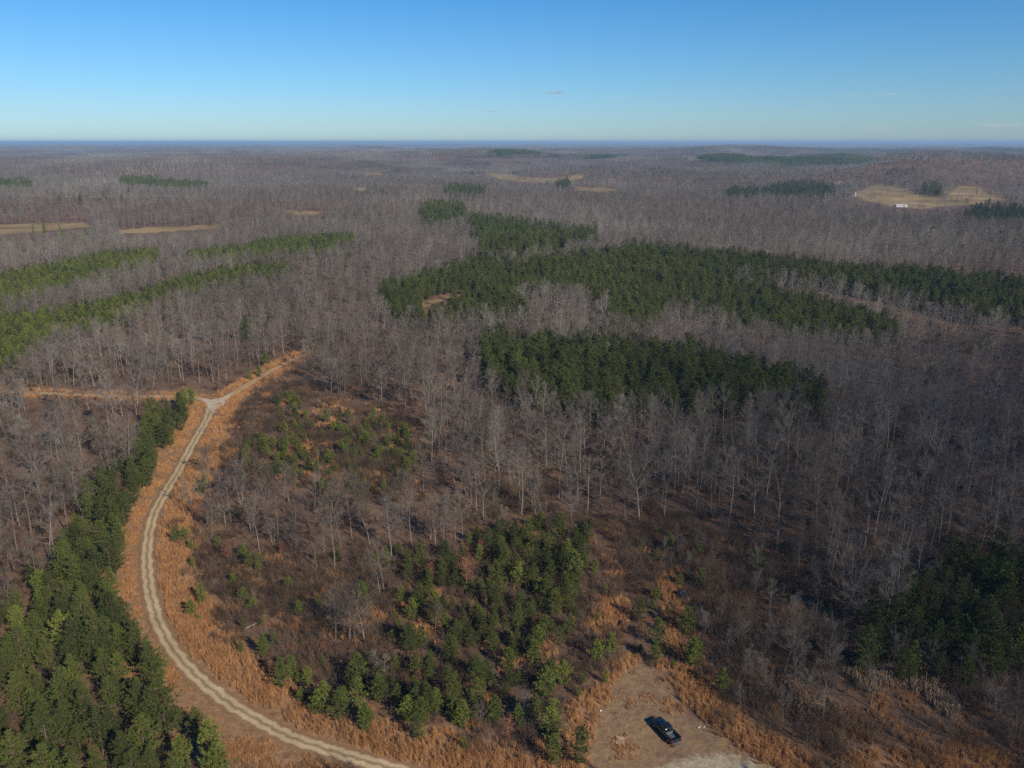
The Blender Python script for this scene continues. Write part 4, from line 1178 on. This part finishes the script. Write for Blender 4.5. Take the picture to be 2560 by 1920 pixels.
    return t
tx, ty, tz = at(1438, 1585)
truck((tx, ty, tz), math.radians(116)).scale = (.84, .84, .84)
def small_thing(name, label, cat, B, mats, u, v, rz=0.0, lift=0.0, group=None, smooth=False):
    x, y, z = at(u, v)
    o = part(name, B, mats, None, smooth); o.location = (x, y, z + lift); o.rotation_euler = (0, 0, rz)
    o['label'] = label; o['category'] = cat
    if group: o['group'] = group
    return o
B = MB(); B.box((0, 0, .05), (1.25, 1.5, .03)); B.box((.45, 0, .016), (.09, 1.4, .032)); B.box((-.45, 0, .016), (.09, 1.4, .032))
small_thing('plywood_sheet', 'weathered tan plywood sheet lying flat left of the black truck', 'plywood', B, [M_WOODP], 1340, 1600, -.15)
rg = random.Random(12)
def scrap(n, sc):
    B = MB()
    for k in range(n):
        a = rg.random() * 6.28; rr_ = rg.uniform(0, .35) * sc
        p = Vector((math.cos(a) * rr_, math.sin(a) * rr_, .06)); d = rdir(rg, Vector((0, 0, 0)), 1); d.z *= .3
        B.tube([p, p + d * .05, p + d * .2, p + d * .25], [.03, .055, .055, .02], 7)
    return B
small_thing('litter', 'white bottles dropped in the orange grass right of the truck', 'litter', scrap(5, 1.6), [M_WHITE], 1514, 1573)
small_thing('litter', 'single white scrap at the left edge of the worn clearing', 'litter', scrap(2, .5), [M_WHITE], 1297, 1537)
B = MB(); B.tube([(0, 0, 0), (0, 0, .38), (0, 0, .40)], [.15, .18, .17], 14)
small_thing('bucket', 'white bucket beside the dark hunting blind', 'bucket', B, [M_WHITE], 1486, 1296)
bl = bpy.data.objects.new('hunting_blind', None); COL.objects.link(bl)
bx_, by_, bz_ = at(1473, 1292); bl.location = (bx_, by_, bz_); bl.rotation_euler = (0, 0, .5)
bl['label'] = 'low dark hunting blind with pale hoops half hidden in brush'; bl['category'] = 'hunting blind'
B = MB(); loft(B, [(-.9,.62,0,.5,.1),(-.75,.8,0,1.15,.2),(0,.86,0,1.45,.25),(.75,.8,0,1.15,.2),(.9,.62,0,.5,.1)]); part('canvas', B, [M_CANVAS], bl, True)
for x in (-.45, 0, .45):
    B = MB(); hh_ = 1.50 if x == 0 else 1.36
    B.tube([(x, .88 * math.cos(a), .02 + hh_ * math.sin(a)) for a in np.linspace(0, math.pi, 11)], [.016] * 11, 5); part('hoop', B, [M_POLE], bl)
for i, (u, v, L_, rz, lab) in enumerate([(1351,1344,2.6,.6,'pale fallen branch in the grass left of the hunting blind'),(1497,1376,2.2,.8,'pale fallen branch right of the tallest orange grass tuft'),(2181,1587,2.4,.7,'pale fallen branch at the lower right edge'),(545,1352,3.6,.9,'long fallen branch in the brush inside the road bend'),(1236,1338,2.4,.4,'pale fallen branch at the pine thicket edge')]):
    B = MB(); r2 = random.Random(i); p = [(-L_/2 + L_ * k / 5, r2.uniform(-.06,.06), .12 + r2.uniform(0,.06)) for k in range(6)]
    B.tube(p, [.05,.055,.05,.04,.03,.015], 6); B.tube([p[3], (p[3][0]+.4, .45, .3)], [.025,.01], 4); B.tube([p[2], (p[2][0]+.3, -.4, .35)], [.025,.01], 4)
    small_thing('fallen_branch', lab, 'branch', B, [M_LOG], u, v, rz, group='fallen branches')
# farm buildings on the pasture
def gable(name, label, cat, u, v, L_, W_, H_, rz, roofm):
    x, y, z = at(u, v); e = bpy.data.objects.new(name, None); COL.objects.link(e); e.location = (x, y, z + .1); e.rotation_euler = (0, 0, rz)
    e['label'] = label; e['category'] = cat
    B = MB(); B.box((0, 0, H_ / 2 - .5), (L_, W_, H_ + 1)); i = len(B.v)
    for sx in (-1, 1): B.v += [(sx * L_ / 2, -W_ / 2, H_), (sx * L_ / 2, W_ / 2, H_), (sx * L_ / 2, 0, H_ + W_ * .22)]
    B.f += [(i, i + 1, i + 2), (i + 3, i + 5, i + 4)]; B.m += [0, 0]
    part('wall', B, [M_WMETAL], e)
    B = MB()
    for s in (-1, 1):
        sl = math.atan2(W_ * .22, W_ / 2); ln = W_ / 2 / math.cos(sl) + .5
        B.box((0, s * (W_ / 4 + .15), H_ + W_ * .11 + .02), (L_ + .8, ln, .12), rx=-s * sl)
    part('roof', B, [roofm], e)
    B = MB(); B.box((L_ * .2, -W_ / 2 - .03, 1.4), (L_ * .18, .05, 2.8)); part('door', B, [M_STEEL], e)
gable('barn', 'long white metal barn at the foot of the tan pasture hill', 'barn', 1946, 447, 15, 5, 1.9, .05, M_WMETAL)
gable('shed', 'small white shed at the left edge of the pasture hill', 'shed', 1845, 424, 4.5, 4.5, 4.2, .9, M_WMETAL)

# ------------------------------------------------------------------ small faint clouds, far out and well above the haze, plus an added shade cloud
def cloud(u, v, wpx, hpx, dens, col, label, seed, dist=14000.0):
    dx = (u * K - 1280) / FPX; dy = (960 - v * K) / FPX
    d = Vector((dx, CP + dy * SP, -SP + dy * CP)).normalized()
    c = Vector((0, 0, CAM_H)) + d * dist
    W_ = wpx * K / FPX * dist / 2; H_ = hpx * K / FPX * dist / 2
    rg = random.Random(seed); bm = bmesh.new()
    for k in range(9):
        q = Vector((rg.uniform(-.75, .75) * W_, rg.uniform(-.5, .5) * W_, rg.uniform(-.3, .35) * H_)); f = 1 - .6 * abs(q.x) / W_
        r = bmesh.ops.create_icosphere(bm, subdivisions=3, radius=1.0)
        for vv in r['verts']:
            n_ = 1 + .25 * float(vnoise(vv.co.x * 2.3 + k * 5, vv.co.y * 2.3 + vv.co.z * 3, seed))
            vv.co = Vector((vv.co.x * W_ * .34 * f * n_, vv.co.y * W_ * .3 * n_, vv.co.z * H_ * .55 * f * n_)) + q
    me = bpy.data.meshes.new('cloud'); bm.to_mesh(me); bm.free()
    m = bpy.data.materials.new('cloud_vapour'); m.use_nodes = True; n = m.node_tree; n.nodes.clear()
    o = n.nodes.new('ShaderNodeOutputMaterial'); vo = n.nodes.new('ShaderNodeVolumePrincipled')
    vo.inputs['Color'].default_value = (*col, 1); vo.inputs['Density'].default_value = dens
    n.links.new(vo.outputs[0], o.inputs['Volume']); me.materials.append(m)
    ob = link('cloud', me, None, c, label=label, category='cloud', group='small faint clouds')
    ob.rotation_euler = (0, 0, -math.atan2(d.x, d.y))
def added_shade_cloud(tx_, ty_, sx, sy, thick, dens, label, rot=0.0, alt=1500.0):
    """an added, unseen cloud up-sun of the ground point (tx_, ty_); placed only to shade that ground"""
    hd = alt / math.tan(R(SUN_EL)); a = R(SUN_AZ)
    bm = bmesh.new(); bmesh.ops.create_icosphere(bm, subdivisions=4, radius=1.0)
    for vv in bm.verts:
        n_ = 1 + .28 * float(fbm(vv.co.x * 1.7 + 4, vv.co.y * 1.7 + vv.co.z, 17, 2))
        vv.co = Vector((vv.co.x * sx * n_, vv.co.y * sy * n_, vv.co.z * thick * n_))
    me = bpy.data.meshes.new('cloud'); bm.to_mesh(me); bm.free()
    m = bpy.data.materials.new('cloud_vapour'); m.use_nodes = True; n = m.node_tree; n.nodes.clear()
    o = n.nodes.new('ShaderNodeOutputMaterial'); vo = n.nodes.new('ShaderNodeVolumePrincipled')
    vo.inputs['Color'].default_value = (1, 1, 1, 1); vo.inputs['Density'].default_value = dens
    n.links.new(vo.outputs[0], o.inputs['Volume']); me.materials.append(m)
    ob = link('cloud', me, None, (tx_ + math.sin(a) * hd, ty_ + math.cos(a) * hd, alt), label=label, category='cloud', group='added shade clouds behind the viewpoint')
    ob.rotation_euler = (0, 0, rot)
added_shade_cloud(165, 225, 170, 120, 60, .0044, 'added unseen cloud behind the viewpoint shading the right woods', .5)  # out-of-view cloud, added to darken the woods at the right
cloud(1200, 200, 46, 9, .0060, (.75,.68,.72), 'small pinkish grey cloud right of centre', 1)
cloud(910, 229, 18, 8, .0030, (.5,.52,.6), 'tiny grey cloud wisp left of the centre cloud', 2)
cloud(1062, 240, 30, 4, .0040, (.5,.52,.6), 'thin grey cloud streak below the centre cloud', 3)
cloud(1880, 204, 130, 5, .0012, (1,1,1), 'long faint white cloud streak at the upper right', 4)
cloud(1895, 277, 60, 12, .0012, (1,1,1), 'pale soft cloud low over the right horizon', 5)
cloud(2160, 271, 90, 14, .0014, (1,1,1), 'larger pale cloud low at the right edge', 6)

# ------------------------------------------------------------------ haze
def haze():
    B = MB(); B.box((0, 14000, 50), (120000, 100000, 400 - 180))
    zlo, zhi = -75.0, 96.0
    B = MB(); B.box((0, 12000, (zlo + zhi) / 2), (110000, 76000, zhi - zlo))
    m = bpy.data.materials.new('haze'); m.use_nodes = True; n = m.node_tree; n.nodes.clear()
    o = n.nodes.new('ShaderNodeOutputMaterial'); v = n.nodes.new('ShaderNodeVolumePrincipled')
    v.inputs['Color'].default_value = (0.38, 0.60, 0.86, 1)
    v.inputs['Density'].default_value = 0.95e-4
    v.inputs['Anisotropy'].default_value = 0.0
    n.links.new(v.outputs[0], o.inputs['Volume'])
    link('haze', B.mesh('haze', [m]), kind='stuff', label='thin blue air haze over the distance')
haze()
